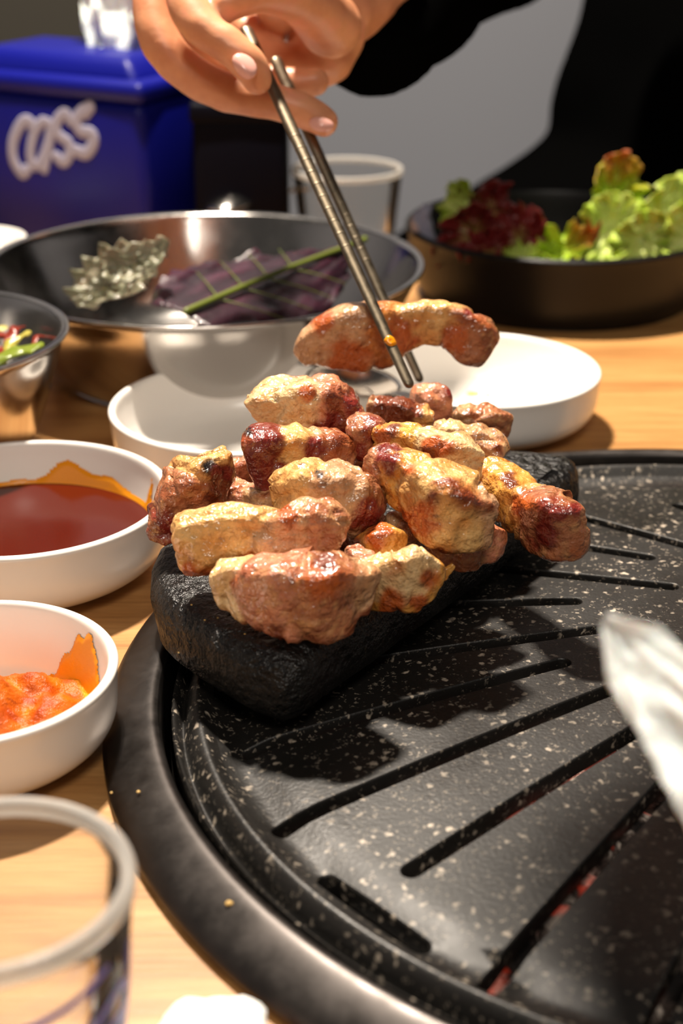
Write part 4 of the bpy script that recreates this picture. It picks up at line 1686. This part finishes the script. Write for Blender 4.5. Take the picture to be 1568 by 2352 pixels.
# ------------------------------------------------------------ glasses
def glass(name, c, r_top, r_bot, h, label, base_th=.006, wall=.0016):
    t = root(name, (c.x, c.y, 0), label, 'glass')
    pr = [(0, .0002), (r_bot - .001, .0002), (r_bot, .0012)]
    for k in range(1, 8):
        u = k / 8
        pr.append((r_bot + (r_top - r_bot) * u, .0012 + (h - .002) * u))
    pr += [(r_top, h - .001), (r_top - wall * .5, h), (r_top - wall, h - .001)]
    for k in range(7, 0, -1):
        u = k / 8
        z = base_th + (h - .002 - base_th) * u
        uu = z / h
        pr.append((r_bot + (r_top - r_bot) * uu - wall, z))
    pr += [(r_bot - wall - .002, base_th), (0, base_th)]
    v, f = lathe(pr, 96, (c.x, c.y, 0))
    mesh('cup', v, f, M['glass'], t)
    v, f = lathe([(r_top + .0003, h - .0030), (r_top + .0006, h - .0012), (r_top + .0002, h + .0001), (r_top - wall * .5, h + .0006), (r_top - wall - .0002, h + .0001),
                  (r_top - wall - .0006, h - .0012), (r_top - wall - .0003, h - .0030)], 96, (c.x, c.y, 0), close=True)
    mesh('rim', v, f, M['glass_rim'], t)
    return t


cg = at_z(-22, 2020, .060)
t = glass('soju_glass', cg, .0262, .0205, .060, 'small clear drinking glass with blue print in front of the chilli paste dish', wall=.0020)


def on_glass(a, z, lift=.00025):
    r_ = .0205 + (.0262 - .0205) * (z / .060) + lift
    return Vector((cg.x + r_ * math.cos(a), cg.y + r_ * math.sin(a), z))


for (pts2, w) in (([(-6, .047), (-4, .040), (0, .033)], .0016), ([(-40, .036), (-28, .0395), (-16, .041), (-6, .038)], .0012), ([(-8, .034), (-14, .026), (-10, .018), (-16, .010)], .0030),
                  ([(-100, .043), (-75, .045), (-50, .047), (-28, .0495)], .0009), ([(-34, .030), (-24, .034), (-14, .034)], .0012)):
    P = [on_glass(R(a), z) for a, z in pts2]
    v, f = tube(P, [w] * len(P), 10, flat=.12, up=(P[0] - Vector((cg.x, cg.y, P[0].z))))
    v = [Vector((cg.x, cg.y, q.z)) + (Vector((q.x - cg.x, q.y - cg.y, 0)).normalized() * (.0205 + .0057 * q.z / .06 + .0003)) for q in v]
    mesh('blue_print', v, f, M['blueprint'], t)

cg2 = at_y(797, 385, .93)
t = glass('water_glass', Vector((cg2.x, .93, 0)), .0335, .028, cg2.z, 'clear tumbler standing behind the big steel bowl', wall=.0016)

# unseen duct-shaped blocker above the frame, added to shadow the pan's near right
ex = root('shadow_blocker', (.020, .489, .42), 'unseen black duct-shaped blocker added to shadow the grill pan', 'shadow blocker')
v, f = lathe(smooth_profile([(.057, .42), (.058, .424), (.050, .46), (.036, .50), (.034, .52)], 5), 64, (.020, .489, 0))
o = mesh('blocker_bell', v, f, M['black'], ex)
so = o.modifiers.new('thick', 'SOLIDIFY')
so.thickness = .0015
v, f = lathe([(.034, .51), (.034, 1.9)], 48, (.020, .489, 0))
mesh('blocker_stem', v, f, M['black'], ex)

# ------------------------------------------------------------ tissues and small things
o = sheet('paper_napkin', at_y(1392, 1425, .232), at_y(1700, 1800, .198), Vector((.0058, .0036, .0050)), .0030, 7, M['tissue'], nu=70, nv=40, fold=2.6,
          taper=lambda u: min(1, .12 + u * 4) * (.55 + .75 * u))
tag(o, 'crumpled white paper napkin dangling over the near side of the grill', 'napkin')
bm = bmesh.new()
bmesh.ops.create_icosphere(bm, subdivisions=4, radius=.013)
for q in bm.verts:
    q.co = q.co * (1 + .35 * noise.noise(q.co * 90) + .15 * noise.noise(q.co * 260))
    q.co.z *= .55
me = bpy.data.meshes.new('napkin_ball')
bm.to_mesh(me)
bm.free()
me.polygons.foreach_set('use_smooth', [True] * len(me.polygons))
me.materials.append(M['tissue'])
o = bpy.data.objects.new('napkin_ball', me)
C.objects.link(o)
pp = at_z(500, 2425, .006)
o.location = (pp.x, pp.y, .0068)
tag(o, 'crumpled white paper wad on the wooden table by the grill ring', 'napkin')

# white dish at the far left behind the bowl
c = at_z(-60, 545, .02)
v, f = lathe(dish_profile(.03, .02), 64, (c.x, c.y, 0))
tag(mesh('side_plate', v, f, M['white']), 'white dish peeking out between the tissue box and the big steel bowl', 'dish')

# crumbs
rnd = random.Random(11)
crumbs = [(440, 1390, 3, SZ1), (470, 1425, 2.4, SZ1), (500, 1420, 2.2, SZ1), (562, 1457, 2.4, SZ1), (340, 1650, 5, .0095), (318, 1820, 4, .0085), (255, 1822, 4, .007), (525, 2078, 9, .0090), (410, 1500, 2, SZ1)]
for (px, py, s, z) in crumbs:
    p = at_z(px, py, z)
    s = s * m_per_px(p)
    bm = bmesh.new()
    bmesh.ops.create_icosphere(bm, subdivisions=2, radius=s)
    for q in bm.verts:
        q.co = q.co * (1 + .5 * noise.noise(q.co * 700 + p * 100))
        q.co.z *= .6
    me = bpy.data.meshes.new('crumb')
    bm.to_mesh(me)
    bm.free()
    me.materials.append(M['crumb'])
    o = bpy.data.objects.new('crumb', me)
    C.objects.link(o)
    o.location = (p.x, p.y, p.z + s * .4)
    on_stone = z == SZ1
    tag(o, 'tiny golden crumb on the black stone slab' if on_stone else 'small yellowish crumb on the steel grill ring', 'crumb', 'crumbs on the stone slab' if on_stone else 'crumbs on the steel ring')
# ash flakes seen in the slots
# bench against the back wall
bn = root('bench', (-.95, 2.3, -.74), 'dark olive upholstered bench along the back wall', 'bench')
box('backrest', (-2.0, 2.42, -.74), (-.30, 2.58, .60), M['bench'], bn, r=.02)
box('seat', (-2.0, 1.95, -.74), (-.30, 2.42, -.30), M['bench'], bn, r=.02)
